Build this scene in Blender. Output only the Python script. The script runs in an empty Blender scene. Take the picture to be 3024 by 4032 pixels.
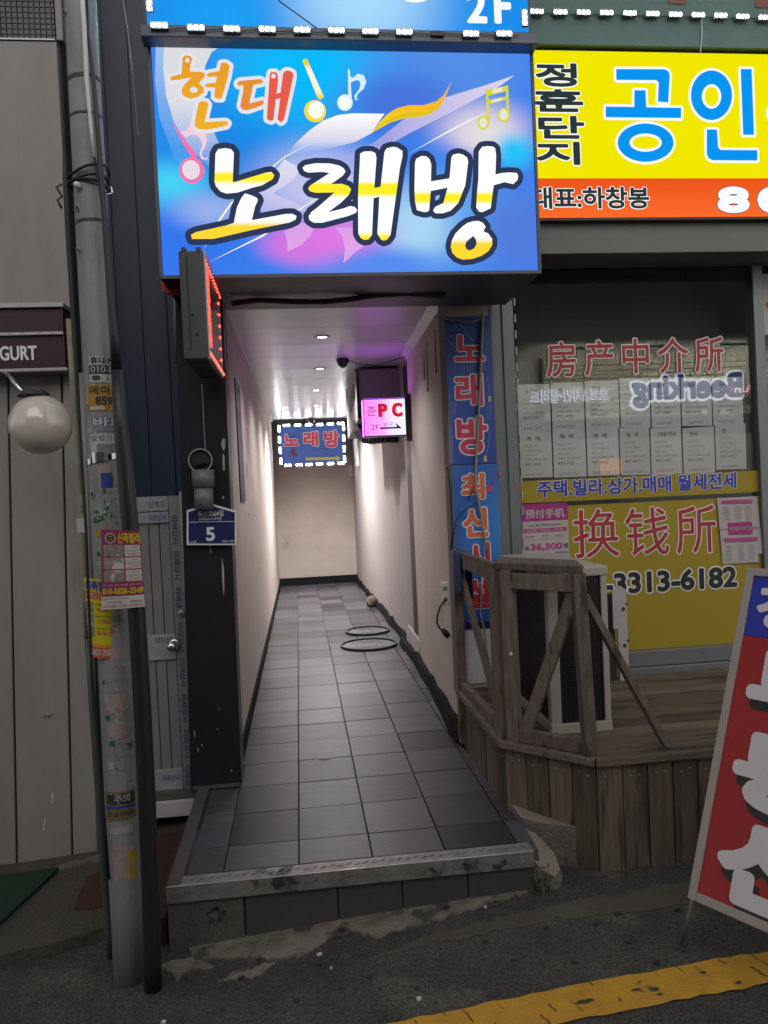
import bpy, bmesh, math, random
from mathutils import Vector, Matrix
from mathutils.geometry import tessellate_polygon
random.seed(7)
sc = bpy.context.scene
COL = sc.collection

# ------------------------------------------------------------------ camera
FPX, CX, CY, S = 3028.0, 1512.0, 2016.0, 3024 / 1659.0
def _n(v):
    return Vector(v).normalized()
_Y = _n(((1172 - CX) / FPX, (CY - 1938) / FPX, -1))
_X = _n(((29000 - CX) / FPX, (CY - 680) / FPX, -1))
_X = (_X - _Y * _X.dot(_Y)).normalized()
_Z = _X.cross(_Y)
ROT = Matrix((_X, _Y, _Z))           # camera -> world
EYE = Vector((0, 0, 1.66))
cam = bpy.data.cameras.new('camera')
cam.sensor_fit = 'VERTICAL'
cam.sensor_height = 34.6
cam.lens = FPX / 4032 * 34.6
cam.clip_start, cam.clip_end = 0.05, 300
co = bpy.data.objects.new('camera', cam)
COL.objects.link(co)
co.matrix_world = Matrix.Translation(EYE) @ ROT.to_4x4()
sc.camera = co

# ------------------------------------------------------------------ night sky, weak sky-glow sun, exposure
world = bpy.data.worlds.new('World')
sc.world = world
world.use_nodes = True
wn, wl = world.node_tree.nodes, world.node_tree.links
bg = wn['Background']
sky = wn.new('ShaderNodeTexSky')
sky.sky_type = 'NISHITA'
sky.sun_disc = False
sky.sun_elevation = math.radians(24)
sky.sun_rotation = math.radians(160)
hs = wn.new('ShaderNodeHueSaturation')
hs.inputs['Saturation'].default_value = 0.12
wl.new(sky.outputs['Color'], hs.inputs['Color'])
wl.new(hs.outputs['Color'], bg.inputs['Color'])
bg.inputs['Strength'].default_value = 0.138
sd = bpy.data.lights.new('sun', 'SUN')
sd.energy = 0.6
sd.angle = math.radians(40)
sd.color = (1.0, 0.93, 0.84)
so = bpy.data.objects.new('sun', sd)
COL.objects.link(so)
so.rotation_euler = (math.radians(48), 0, math.radians(-12))
sc.view_settings.view_transform = 'Standard'
sc.view_settings.look = 'None'
sc.view_settings.gamma = 1
sc.view_settings.use_curve_mapping = False
sc.view_settings.exposure = 0
sc.cycles.use_denoising = True
sc.cycles.max_bounces = 6
sc.cycles.transparent_max_bounces = 12
sc.cycles.sample_clamp_indirect = 4
sc.cycles.caustics_reflective = False
sc.cycles.caustics_refractive = False

# ------------------------------------------------------------------ measuring helpers (photo pixel -> point on a real plane)
def ray(u, v):
    return ROT @ Vector(((u * S - CX) / FPX, (CY - v * S) / FPX, -1))
def at(u, v, Y):
    d = ray(u, v); return EYE + d * (Y / d.y)
def atz(u, v, z):
    d = ray(u, v); return EYE + d * ((z - EYE.z) / d.z)
def atx(u, v, x):
    d = ray(u, v); return EYE + d * (x / d.x)
def crop(x0, y0, w, W=1659):
    return lambda x, y: ((x0 + x * w / W) / S, (y0 + y * w / W) / S)

# ------------------------------------------------------------------ colours and materials
def lin(c):
    c /= 255.0
    return c / 12.92 if c <= 0.04045 else ((c + 0.055) / 1.055) ** 2.4
def rgb(r, g, b):
    return (lin(r), lin(g), lin(b), 1)
def c4(c):
    return tuple(c) + (1,) if len(c) == 3 else tuple(c)
_M = {}
def mat(name, col=(.5, .5, .5), rough=.6, metal=0.0, col2=None, scale=6.0, amt=.5, bump=0.0, bscale=60.0, rnd=0.0,
        stain=None, sscale=2.0, sth=.55, stretch=(1, 1, 1), spec=.5, coat=0.0, speck=0.0):
    """Principled material; noise mixes col -> col2, a thresholded noise lays worn patches of `stain`, rnd varies the value per object."""
    if name in _M: return _M[name]
    m = bpy.data.materials.new(name); m.use_nodes = True
    nt = m.node_tree; N, L = nt.nodes, nt.links
    b = N['Principled BSDF']
    b.inputs['Roughness'].default_value = rough
    b.inputs['Metallic'].default_value = metal
    b.inputs['Specular IOR Level'].default_value = spec
    b.inputs['Coat Weight'].default_value = coat
    geo = N.new('ShaderNodeNewGeometry')
    mp = N.new('ShaderNodeMapping'); mp.inputs['Scale'].default_value = stretch
    L.new(geo.outputs['Position'], mp.inputs['Vector'])
    if col2 is None: col2 = tuple(x * .72 for x in col[:3])
    nz = N.new('ShaderNodeTexNoise'); nz.inputs['Scale'].default_value = scale
    nz.inputs['Detail'].default_value = 6; nz.inputs['Roughness'].default_value = .62
    L.new(mp.outputs['Vector'], nz.inputs['Vector'])
    mr = N.new('ShaderNodeMapRange'); mr.inputs[1].default_value = .3; mr.inputs[2].default_value = .7
    mr.inputs[4].default_value = amt
    L.new(nz.outputs['Fac'], mr.inputs[0])
    mx = N.new('ShaderNodeMix'); mx.data_type = 'RGBA'
    mx.inputs[6].default_value = c4(col); mx.inputs[7].default_value = c4(col2)
    L.new(mr.outputs[0], mx.inputs[0])
    out = mx.outputs[2]
    if stain is not None:
        n2 = N.new('ShaderNodeTexNoise'); n2.inputs['Scale'].default_value = sscale; n2.inputs['Detail'].default_value = 8
        L.new(mp.outputs['Vector'], n2.inputs['Vector'])
        m2 = N.new('ShaderNodeMapRange'); m2.inputs[1].default_value = sth; m2.inputs[2].default_value = sth + .06
        L.new(n2.outputs['Fac'], m2.inputs[0])
        x2 = N.new('ShaderNodeMix'); x2.data_type = 'RGBA'; x2.inputs[7].default_value = c4(stain)
        L.new(m2.outputs[0], x2.inputs[0]); L.new(out, x2.inputs[6]); out = x2.outputs[2]
    if speck:      # fine aggregate: light and dark grains
        vo = N.new('ShaderNodeTexVoronoi'); vo.inputs['Scale'].default_value = 170
        L.new(mp.outputs['Vector'], vo.inputs['Vector'])
        sp_ = N.new('ShaderNodeSeparateColor'); L.new(vo.outputs['Color'], sp_.inputs[0])
        r = N.new('ShaderNodeMapRange'); r.inputs[3].default_value = 1 - speck; r.inputs[4].default_value = 1 + speck
        L.new(sp_.outputs[0], r.inputs[0])
        h = N.new('ShaderNodeHueSaturation'); L.new(out, h.inputs['Color']); L.new(r.outputs[0], h.inputs['Value'])
        out = h.outputs['Color']
    if rnd:
        oi = N.new('ShaderNodeObjectInfo')
        r = N.new('ShaderNodeMapRange'); r.inputs[3].default_value = 1 - rnd; r.inputs[4].default_value = 1 + rnd
        L.new(oi.outputs['Random'], r.inputs[0])
        h = N.new('ShaderNodeHueSaturation'); L.new(out, h.inputs['Color']); L.new(r.outputs[0], h.inputs['Value'])
        out = h.outputs['Color']
    L.new(out, b.inputs['Base Color'])
    if bump:
        n3 = N.new('ShaderNodeTexNoise'); n3.inputs['Scale'].default_value = bscale; n3.inputs['Detail'].default_value = 4
        L.new(mp.outputs['Vector'], n3.inputs['Vector'])
        bp = N.new('ShaderNodeBump'); bp.inputs['Strength'].default_value = bump; bp.inputs['Distance'].default_value = .01
        L.new(n3.outputs['Fac'], bp.inputs['Height']); L.new(bp.outputs['Normal'], b.inputs['Normal'])
    _M[name] = m
    return m
def glow(name, col, strength=1.0, dif=None):
    """Back-lit print or lamp: emission only."""
    if name in _M: return _M[name]
    m = bpy.data.materials.new(name); m.use_nodes = True
    N, L = m.node_tree.nodes, m.node_tree.links
    N.remove(N['Principled BSDF'])
    e = N.new('ShaderNodeEmission'); e.inputs[0].default_value = c4(col); e.inputs[1].default_value = strength
    L.new(e.outputs[0], N['Material Output'].inputs[0])
    _M[name] = m
    return m
def glow_ramp(name, stops, axis=2, strength=1.0, fade=None, obj=True):
    """Back-lit print whose ink runs through colour stops [(object-space coordinate, colour)] along one axis; fade=(p0, p1) lets the
    sign face show through where the ink thins out."""
    if name in _M: return _M[name]
    m = bpy.data.materials.new(name); m.use_nodes = True
    N, L = m.node_tree.nodes, m.node_tree.links
    N.remove(N['Principled BSDF'])
    tc = N.new('ShaderNodeTexCoord'); sp = N.new('ShaderNodeSeparateXYZ'); L.new(tc.outputs['Object'], sp.inputs[0])
    lo, hi = stops[0][0], stops[-1][0]
    mr = N.new('ShaderNodeMapRange'); mr.inputs[1].default_value = lo; mr.inputs[2].default_value = hi
    L.new(sp.outputs[axis], mr.inputs[0])
    cr = N.new('ShaderNodeValToRGB'); els = cr.color_ramp.elements
    els[0].position = 0; els[0].color = c4(stops[0][1]); els[1].position = 1; els[1].color = c4(stops[-1][1])
    for p, c in stops[1:-1]:
        e = els.new((p - lo) / (hi - lo)); e.color = c4(c)
    L.new(mr.outputs[0], cr.inputs[0])
    em = N.new('ShaderNodeEmission'); em.inputs[1].default_value = strength
    L.new(cr.outputs[0], em.inputs[0])
    o = em.outputs[0]
    if fade:
        f = N.new('ShaderNodeMapRange'); f.inputs[1].default_value = fade[0]; f.inputs[2].default_value = fade[1]
        f.inputs[3].default_value = fade[2]; f.inputs[4].default_value = fade[3]
        L.new(sp.outputs[fade[4] if len(fade) > 4 else axis], f.inputs[0])
        tr = N.new('ShaderNodeBsdfTransparent'); ms = N.new('ShaderNodeMixShader')
        L.new(f.outputs[0], ms.inputs[0]); L.new(tr.outputs[0], ms.inputs[1]); L.new(o, ms.inputs[2]); o = ms.outputs[0]
    L.new(o, N['Material Output'].inputs[0])
    _M[name] = m
    return m
def glow_blobs(name, base, blobs, strength=1.0):
    """Back-lit airbrushed print: soft elliptical colour clouds (x, z, rx, rz, colour) in object space."""
    m = bpy.data.materials.new(name); m.use_nodes = True
    N, L = m.node_tree.nodes, m.node_tree.links
    N.remove(N['Principled BSDF'])
    tc = N.new('ShaderNodeTexCoord')
    cur = None
    for (x, z, rx, rz, c) in blobs:
        mp = N.new('ShaderNodeMapping'); mp.vector_type = 'POINT'
        mp.inputs['Location'].default_value = (-x / rx, 0, -z / rz); mp.inputs['Scale'].default_value = (1 / rx, 0, 1 / rz)
        L.new(tc.outputs['Object'], mp.inputs['Vector'])
        ln = N.new('ShaderNodeVectorMath'); ln.operation = 'LENGTH'; L.new(mp.outputs[0], ln.inputs[0])
        mr = N.new('ShaderNodeMapRange'); mr.interpolation_type = 'SMOOTHERSTEP'
        mr.inputs[1].default_value = 1.0; mr.inputs[2].default_value = 0.0
        L.new(ln.outputs['Value'], mr.inputs[0])
        mx = N.new('ShaderNodeMix'); mx.data_type = 'RGBA'
        if cur is None: mx.inputs[6].default_value = c4(base)
        else: L.new(cur, mx.inputs[6])
        mx.inputs[7].default_value = c4(c); L.new(mr.outputs[0], mx.inputs[0]); cur = mx.outputs[2]
    em = N.new('ShaderNodeEmission'); em.inputs[1].default_value = strength
    L.new(cur, em.inputs[0]); L.new(em.outputs[0], N['Material Output'].inputs[0])
    return m

# ------------------------------------------------------------------ mesh building
ORG = {}
class MB:
    def __init__(s): s.v, s.f, s.mi, s.mats, s.cur = [], [], [], [], 0
    def mat(s, m):
        if m not in s.mats: s.mats.append(m)
        s.cur = s.mats.index(m); return s
    def add(s, vs, fs):
        o = len(s.v); s.v += [Vector(p) for p in vs]
        for f in fs: s.f.append(tuple(o + i for i in f)); s.mi.append(s.cur)
        return s
    def box(s, lo, hi):
        (a, b, c), (d, e, g) = lo, hi
        return s.add([(a, b, c), (d, b, c), (d, e, c), (a, e, c), (a, b, g), (d, b, g), (d, e, g), (a, e, g)],
                     [(0, 3, 2, 1), (4, 5, 6, 7), (0, 1, 5, 4), (1, 2, 6, 5), (2, 3, 7, 6), (3, 0, 4, 7)])
    def hexa(s, p):     # 4 bottom + 4 top corners
        return s.add(p, [(0, 3, 2, 1), (4, 5, 6, 7), (0, 1, 5, 4), (1, 2, 6, 5), (2, 3, 7, 6), (3, 0, 4, 7)])
    def beam(s, p0, p1, w, h, up=(0, 0, 1)):
        p0, p1 = Vector(p0), Vector(p1); d = (p1 - p0).normalized(); u = Vector(up)
        if abs(d.dot(u)) > .98: u = Vector((0, 1, 0))
        x = d.cross(u).normalized() * w / 2; y = x.cross(d).normalized() * h / 2
        return s.hexa([p0 - x - y, p0 + x - y, p0 + x + y, p0 - x + y, p1 - x - y, p1 + x - y, p1 + x + y, p1 - x + y])
    def slab(s, pts, n, d):     # polygon pts extruded by d along n
        n = Vector(n).normalized() * d; k = len(pts); pts = [Vector(p) for p in pts]
        tri = tessellate_polygon([pts])
        s.add(pts + [p + n for p in pts], [tuple(t) for t in tri] + [tuple(k + i for i in reversed(t)) for t in tri] +
              [(i, (i + 1) % k, k + (i + 1) % k, k + i) for i in range(k)])
        return s
    def poly(s, pts):
        pts = [Vector(p) for p in pts]
        return s.add(pts, [tuple(t) for t in tessellate_polygon([pts])])
    def tube(s, path, r, n=10, cap=True):
        path = [Vector(p) for p in path]; k = len(path)
        rs = r if isinstance(r, (list, tuple)) else [r] * k
        o = len(s.v); ref = None
        for i, p in enumerate(path):
            d = (path[min(i + 1, k - 1)] - path[max(i - 1, 0)]).normalized()
            if ref is None:
                ref = Vector((0, 0, 1)) if abs(d.z) < .9 else Vector((1, 0, 0))
            a = (ref - d * ref.dot(d)).normalized(); ref = a; b = d.cross(a)
            for j in range(n):
                t = 2 * math.pi * j / n
                s.v.append(p + (a * math.cos(t) + b * math.sin(t)) * rs[i])
        for i in range(k - 1):
            for j in range(n):
                q = (j + 1) % n
                s.f.append((o + i * n + j, o + i * n + q, o + (i + 1) * n + q, o + (i + 1) * n + j)); s.mi.append(s.cur)
        if cap:
            s.f.append(tuple(o + j for j in reversed(range(n)))); s.mi.append(s.cur)
            s.f.append(tuple(o + (k - 1) * n + j for j in range(n))); s.mi.append(s.cur)
        return s
    def ball(s, c, r, nu=20, nv=12, sq=(1, 1, 1), v0=0.0, v1=1.0):
        c = Vector(c); vs, fs = [], []
        for i in range(nv + 1):
            th = math.pi * (v0 + (v1 - v0) * i / nv)
            for j in range(nu):
                ph = 2 * math.pi * j / nu
                vs.append(c + Vector((math.sin(th) * math.cos(ph) * sq[0], math.sin(th) * math.sin(ph) * sq[1], math.cos(th) * sq[2])) * r)
        for i in range(nv):
            for j in range(nu):
                q = (j + 1) % nu
                fs.append((i * nu + j, (i + 1) * nu + j, (i + 1) * nu + q, i * nu + q))
        return s.add(vs, fs)
    def disc(s, c, nrm, r, n=16, up=None):
        c, nrm = Vector(c), Vector(nrm).normalized()
        a = nrm.orthogonal().normalized(); b = nrm.cross(a)
        return s.add([c + (a * math.cos(2 * math.pi * i / n) + b * math.sin(2 * math.pi * i / n)) * r for i in range(n)], [tuple(range(n))])
    def ring(s, c, nrm, r0, r1, h, n=32):
        c, nrm = Vector(c), Vector(nrm).normalized(); a = nrm.orthogonal().normalized(); b = nrm.cross(a); vs = []
        for i in range(n):
            e = a * math.cos(2 * math.pi * i / n) + b * math.sin(2 * math.pi * i / n)
            vs += [c + e * r0, c + e * r1, c + e * r1 + nrm * h, c + e * r0 + nrm * h]
        fs = []
        for i in range(n):
            q = (i + 1) % n
            for k in range(4): fs.append((4 * i + k, 4 * i + (k + 1) % 4, 4 * q + (k + 1) % 4, 4 * q + k))
        return s.add(vs, fs)
    def build(s, name, m=None, parent=None, smooth=False, bevel=0, origin=None, kind=None, seg=2):
        if m is not None and not s.mats: s.mats = [m]
        org = Vector(origin) if origin is not None else Vector((0, 0, 0))
        base = ORG.get(parent.name, Vector((0, 0, 0))) if parent else Vector((0, 0, 0))
        if parent and origin is None: org = base
        me = bpy.data.meshes.new(name)
        me.from_pydata([tuple(p - org) for p in s.v], [], s.f)
        for x in s.mats: me.materials.append(x)
        if len(s.mats) > 1: me.polygons.foreach_set('material_index', s.mi)
        if smooth: me.polygons.foreach_set('use_smooth', [True] * len(s.f))
        me.update()
        if not smooth or smooth == 'fix':
            bm = bmesh.new(); bm.from_mesh(me); bmesh.ops.recalc_face_normals(bm, faces=bm.faces); bm.to_mesh(me); bm.free()
        o = bpy.data.objects.new(name, me); COL.objects.link(o)
        if parent: o.parent = parent
        o.location = org - base
        ORG[o.name] = org
        if bevel:
            b = o.modifiers.new('bevel', 'BEVEL'); b.width = bevel; b.segments = seg; b.limit_method = 'ANGLE'; b.angle_limit = math.radians(40)
        if kind: o['kind'] = kind
        return o
def tag(o, label, cat, group=None):
    o['label'] = label; o['category'] = cat
    if group: o['group'] = group
    return o
def thing(name, loc, label, cat, group=None):
    o = bpy.data.objects.new(name, None); o.empty_display_size = .1
    COL.objects.link(o); o.location = loc; ORG[o.name] = Vector(loc)
    return tag(o, label, cat, group)
def copy_part(o, loc, parent):
    c = o.copy(); COL.objects.link(c); c.parent = parent; c.location = loc; return c

# ------------------------------------------------------------------ lettering
_G = {}
def glyph(body, bold=0.0):
    k = (body, round(bold, 4))
    if k in _G: return _G[k]
    cu = bpy.data.curves.new('lettering', 'FONT'); cu.body = body; cu.offset = bold; cu.resolution_u = 4
    o = bpy.data.objects.new('lettering', cu)
    me = bpy.data.meshes.new_from_object(o)
    vs = [(v.co.x, v.co.y) for v in me.vertices]; fs = [tuple(p.vertices) for p in me.polygons]
    bpy.data.objects.remove(o); bpy.data.curves.remove(cu); bpy.data.meshes.remove(me)
    xs = [a for a, b in vs] or [0, 1]; ys = [b for a, b in vs] or [0, 1]
    _G[k] = (vs, fs, (min(xs), min(ys), max(xs), max(ys)))
    return _G[k]
def fmap(O, E, T):
    """Plane frame: (s, t, lift) -> point, O at s=t=0, E at s=1, T at t=1; lift comes out towards the street."""
    O, E, T = Vector(O), Vector(E) - Vector(O), Vector(T) - Vector(O); n = E.cross(T).normalized()
    return lambda s, t, l: O + E * s + T * t + n * l
def write(mb, body, F, m, rect=(0, 0, 1, 1), lift=.002, bold=.012, out=None, outw=.04, outlift=None, mirror=False, shift=None):
    """Lettering fitted to a rectangle (s0, t0, s1, t1) of frame F. Weight and outline come from a bar along every contour edge and a disc on
    every contour point; each of these lies a few thousandths of a millimetre above the one before, so that no two share a plane."""
    g = glyph(body, 0.0); x0, y0, x1, y1 = g[2]; s0, t0, s1, t1 = rect
    ux, uy = (F(1, 0, 0) - F(0, 0, 0)).length, (F(0, 1, 0) - F(0, 0, 0)).length
    if (t1 - t0) * uy < .022: bold = 0
    x0 -= bold; y0 -= bold; x1 += bold; y1 += bold
    fx, fy = (s1 - s0) / (x1 - x0 or 1), (t1 - t0) / (y1 - y0 or 1)
    P = lambda i: (s0 + (g[0][i][0] - x0) * fx, t0 + (g[0][i][1] - y0) * fy)
    cnt = {}
    for f in g[1]:
        for i in range(len(f)):
            e = (min(f[i], f[i - 1]), max(f[i], f[i - 1])); cnt[e] = cnt.get(e, 0) + 1
    rim = [e for e, c in cnt.items() if c == 1]
    unit = math.sqrt(abs(fx) * ux * abs(fy) * uy)
    def swell(w, m, l, dx=0, dy=0):
        rw = w * unit; rs_, rt_ = rw / ux, rw / uy; mb.mat(m); used = set(); k = 0
        for (i, j) in rim:
            a, b = P(i), P(j); a = (a[0] + dx, a[1] + dy); b = (b[0] + dx, b[1] + dy)
            ex, ey = (b[0] - a[0]) / rs_, (b[1] - a[1]) / rt_; d = math.hypot(ex, ey) or 1
            nx, ny = -ey / d * rs_, ex / d * rt_; ll = l + (k % 331) * 6e-6; k += 1
            mb.add([F(a[0] - nx, a[1] - ny, ll), F(b[0] - nx, b[1] - ny, ll), F(b[0] + nx, b[1] + ny, ll), F(a[0] + nx, a[1] + ny, ll)], [(0, 1, 2, 3)])
            for q, p in ((i, a), (j, b)):
                if q in used: continue
                used.add(q); ll = l + (k % 331) * 6e-6; k += 1
                mb.add([F(p[0] + rs_ * math.cos(t * .7854), p[1] + rt_ * math.sin(t * .7854), ll) for t in range(8)], [tuple(range(8))])
        return l + min(k, 331) * 6e-6 + .00008
    def put(m, l, dx=0, dy=0):
        mb.mat(m); mb.add([F(P(i)[0] + dx, P(i)[1] + dy, l) for i in range(len(g[0]))], g[1])
        return swell(bold, m, l + .00003, dx, dy) if bold else l + .0001
    l = lift * .5 if (out or shift) else lift
    if shift: l = put(shift[0], l, shift[1], shift[2])
    if out:
        put(out, l); l = swell(bold + outw, out, l + .00003)
    put(m, max(l, lift))
def rectF(Y, u0, v0, u1, v1):
    """Frame on the plane Y (facing the street) whose top-left / bottom-right corners appear at the given photo pixels."""
    a, b = at(u0, v0, Y), at(u1, v1, Y)
    return fmap((a.x, Y, b.z), (b.x, Y, b.z), (a.x, Y, a.z))
def fquad(mb, F, m, rect, lift=.001):
    s0, t0, s1, t1 = rect
    mb.mat(m); mb.add([F(s0, t0, lift), F(s1, t0, lift), F(s1, t1, lift), F(s0, t1, lift)], [(0, 1, 2, 3)])
def fpoly(mb, pts, m):
    mb.mat(m); mb.poly(pts)
def fat(mb, pts, r, m, n=(0, -1, 0)):
    """Polygon grown by r (print outline): the polygon, a bar along each edge and a disc on each corner."""
    mb.mat(m); mb.poly(pts); n = Vector(n); k = len(pts)
    for i in range(k):
        a, b = Vector(pts[i]), Vector(pts[(i + 1) % k]); d = (b - a)
        if d.length < 1e-6: continue
        s = d.normalized().cross(n) * r
        mb.add([a - s, b - s, b + s, a + s], [(0, 1, 2, 3)])
        mb.disc(a, n, r, 14)

# ------------------------------------------------------------------ shared materials
M_cream = mat('cream_plaster', (.56, .485, .445), .85, col2=(.43, .365, .33), scale=3, amt=.6, bump=.5, bscale=90, stain=(.37, .315, .28), sscale=1.6, sth=.67)
M_dark = mat('dark_metal', (.035, .036, .042), .5, bump=.1, bscale=40)
M_alu = mat('aluminium', (.42, .43, .44), .42, .6, col2=(.3, .31, .32), scale=8)
M_white = mat('white_paint', (.72, .71, .68), .5, col2=(.6, .58, .55), scale=12)
M_black = mat('black_rubber', (.014, .014, .016), .55)
M_wood = mat('weathered_wood', (.172, .128, .094), .75, col2=(.075, .056, .043), scale=5, amt=1, bump=.7, bscale=30, rnd=.36, stretch=(7, 7, .6), stain=(.045, .036, .03), sscale=3.2, sth=.58)
M_woodx = mat('weathered_deck_wood', (.188, .142, .10), .75, col2=(.082, .06, .045), scale=5, amt=1, bump=.7, bscale=30, rnd=.34, stretch=(.6, 7, 7), stain=(.05, .038, .03), sscale=3.0, sth=.57)
M_rail = mat('grey_brown_stained_wood', (.20, .155, .132), .7, col2=(.10, .074, .06), scale=7, amt=1, bump=.5, bscale=40, rnd=.2, stretch=(5, 5, 1.2), stain=(.06, .045, .038), sscale=4, sth=.62)
M_tile = mat('dark_grey_floor_tile', (.070, .071, .083), .33, col2=(.044, .044, .053), scale=5, amt=.8, bump=.14, bscale=50, rnd=.55, stretch=(1, 4, 1), stain=(.082, .082, .09), sscale=2.2, sth=.6)
M_grout = mat('grout', (.045, .044, .046), .9, col2=(.13, .13, .128), scale=3, amt=1)
M_ledlens = glow('led_lens', (.93, .97, 1.0), 90)
M_ledbody = mat('led_module_body', (.16, .17, .18), .5)
M_paper = mat('white_paper', (.66, .64, .67), .8, col2=(.58, .56, .59), scale=3, amt=.8, rnd=.06)
M_ink = mat('black_ink', (.02, .02, .022), .7)
M_inkgrey = mat('grey_ink', (.22, .22, .22), .8)
M_lwhite = mat('white_vinyl', (.82, .79, .79), .5, col2=(.78, .75, .75))

# ================================================================== GROUND
def gz(x, y):
    """The street falls to the left and a little towards its middle."""
    z = -.045 + .062 * min(max(x, -3.5), 3.5) - .012 * max(0, min(x, 2)) ** 2
    return z + .018 * math.sin(1.7 * x + .6) * .4 + .01 * max(-1, min(1, (y - 2.6)))
def sheet(mb, x0, x1, y0, y1, nx, ny, dz=0.0):
    vs, fs = [], []
    for j in range(ny + 1):
        for i in range(nx + 1):
            x, y = x0 + (x1 - x0) * i / nx, y0 + (y1 - y0) * j / ny
            vs.append((x, y, gz(x, y) + dz))
    for j in range(ny):
        for i in range(nx):
            a = j * (nx + 1) + i
            fs.append((a, a + 1, a + nx + 2, a + nx + 1))
    mb.add(vs, fs)
M_asph = mat('worn_asphalt', (.088, .085, .074), .8, col2=(.042, .041, .036), scale=3.5, amt=1.0, bump=1.0, bscale=170, stain=(.105, .098, .083), sscale=2.3, sth=.57, speck=.55)
road = MB(); sheet(road, -14, 14, -9, 4.6, 112, 54)
road = road.build('road', M_asph, smooth=True); road['kind'] = 'structure'

M_conc = mat('pale_broken_concrete', (.27, .24, .195), .9, col2=(.12, .107, .088), scale=9, amt=1, bump=1.0, bscale=70, stain=(.07, .064, .055), sscale=7, sth=.56)
def ragged(pts, j, sub=5):
    out = []
    for i, p in enumerate(pts):
        q = pts[(i + 1) % len(pts)]
        for k in range(sub):
            t = k / sub; a = 1.0 if k % 3 == 0 else .45
            out.append((p[0] + (q[0] - p[0]) * t + a * random.uniform(-j, j), p[1] + (q[1] - p[1]) * t + a * random.uniform(-j, j)))
    return out
def ground_patch(name, pts, m, h, j=.012, sub=5, lo=-.03):
    r = ragged(pts, j, sub); mb = MB()
    top = [(x, y, gz(x, y) + h) for x, y in r]; bot = [(x, y, gz(x, y) + lo) for x, y in r]
    k = len(top)
    mb.add(top + bot, [tuple(t) for t in tessellate_polygon([[Vector(p) for p in top]])] + [(i, k + i, k + (i + 1) % k, (i + 1) % k) for i in range(k)])
    o = mb.build(name, m); o['kind'] = 'structure'; return o
ground_patch('concrete_path_edge', [(-.50, 3.02), (-.47, 2.89), (-.30, 2.86), (-.19, 2.815), (-.06, 2.79), (.03, 2.86), (.14, 2.88), (.22, 2.83), (.34, 2.85), (.55, 2.90), (.72, 2.93), (.88, 2.985), (.93, 3.06)], M_conc, .009, j=.014, sub=9)
ground_patch('concrete_path_edge', [(-.60, 2.90), (-.52, 2.80), (-.40, 2.83), (-.45, 2.92)], M_conc, .006, j=.016, sub=9)
ground_patch('concrete_path_edge', [(-.36, 2.735), (-.20, 2.735), (-.16, 2.79), (-.30, 2.79)], M_conc, .005, j=.016, sub=9)
M_apron = mat('brown_worn_concrete', (.105, .092, .073), .85, col2=(.07, .062, .05), scale=3.5, amt=1, bump=.8, bscale=90, stain=(.055, .052, .045), sscale=2.4, sth=.54)
ground_patch('concrete_apron', [(.20, 2.72), (.55, 2.74), (.9, 2.76), (1.3, 2.74), (1.8, 2.80), (2.6, 2.84), (3.4, 2.9), (3.4, 3.02), (2.2, 2.96), (1.5, 2.90), (1.1, 2.88), (.75, 2.84), (.4, 2.79)], M_apron, .003, j=.02, sub=10)
M_slab = mat('dark_wet_concrete', (.075, .066, .055), .7, col2=(.045, .04, .033), scale=3, amt=1, bump=.8, bscale=60, stain=(.13, .115, .095), sscale=3, sth=.6)
ground_patch('pavement', [(-3.0, 4.5), (-3.0, 3.25), (-1.35, 3.05), (-1.0, 3.10), (-.82, 3.16), (-.60, 3.16), (-.60, 4.5)], M_slab, .05, j=.008)
M_redp = mat('red_brown_floor_paint', (.060, .020, .014), .8, col2=(.036, .018, .013), scale=8, amt=.9, bump=.4, bscale=60)
ground_patch('pavement_paint', [(-1.03, 3.33), (-.80, 3.27), (-.61, 3.25), (-.61, 3.95), (-.86, 3.95), (-.88, 3.66), (-1.04, 3.62)], M_redp, .053, j=.012, lo=.05)
M_yel = mat('yellow_road_paint', (.66, .35, .025), .75, col2=(.48, .25, .03), scale=9, amt=.9, bump=.5, bscale=90, stain=(.06, .05, .04), sscale=7, sth=.66)
# painted line: ragged edges, chips knocked out of it
ys = MB(); n = 90; top, bot = [], []
for i in range(n + 1):
    x = -.35 + 4.2 * i / n
    yt = 2.375 + .046 * (x - .45); yb = yt - .150
    top.append(Vector((x, yt + random.uniform(-.006, .006), 0))); bot.append(Vector((x, yb + random.uniform(-.006, .006), 0)))
for p in top + bot: p.z = gz(p.x, p.y) + .005
for i in range(n):
    ys.add([bot[i], bot[i + 1], top[i + 1], top[i]], [(0, 1, 2, 3)])
ys = ys.build('road_marking', M_yel); ys['kind'] = 'structure'
ck = MB(); M_crk = mat('worn_through_asphalt', (.05, .047, .04), .9, col2=(.09, .07, .03), scale=20)
for i in range(34):
    x = .05 + i * .075 + random.uniform(-.03, .03); yc = 2.375 + .046 * (x - .45); y0_ = yc - random.choice((.0, .0, .05, .09)) - random.uniform(0, .02); ln = random.uniform(.02, .075)
    P = []
    for k in range(5):
        P.append(Vector((x + .35 * ln * k / 4 + random.uniform(-.004, .004), y0_ - ln * k / 4, 0)))
    wd = random.uniform(.0012, .0035)
    for a_, b_ in zip(P, P[1:]):
        q = [a_ + Vector((-wd, 0, 0)), b_ + Vector((-wd * .6, 0, 0)), b_ + Vector((wd * .6, 0, 0)), a_ + Vector((wd, 0, 0))]
        for p_ in q: p_.z = gz(p_.x, p_.y) + .0075
        ck.add(q, [(0, 1, 2, 3)])
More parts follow.
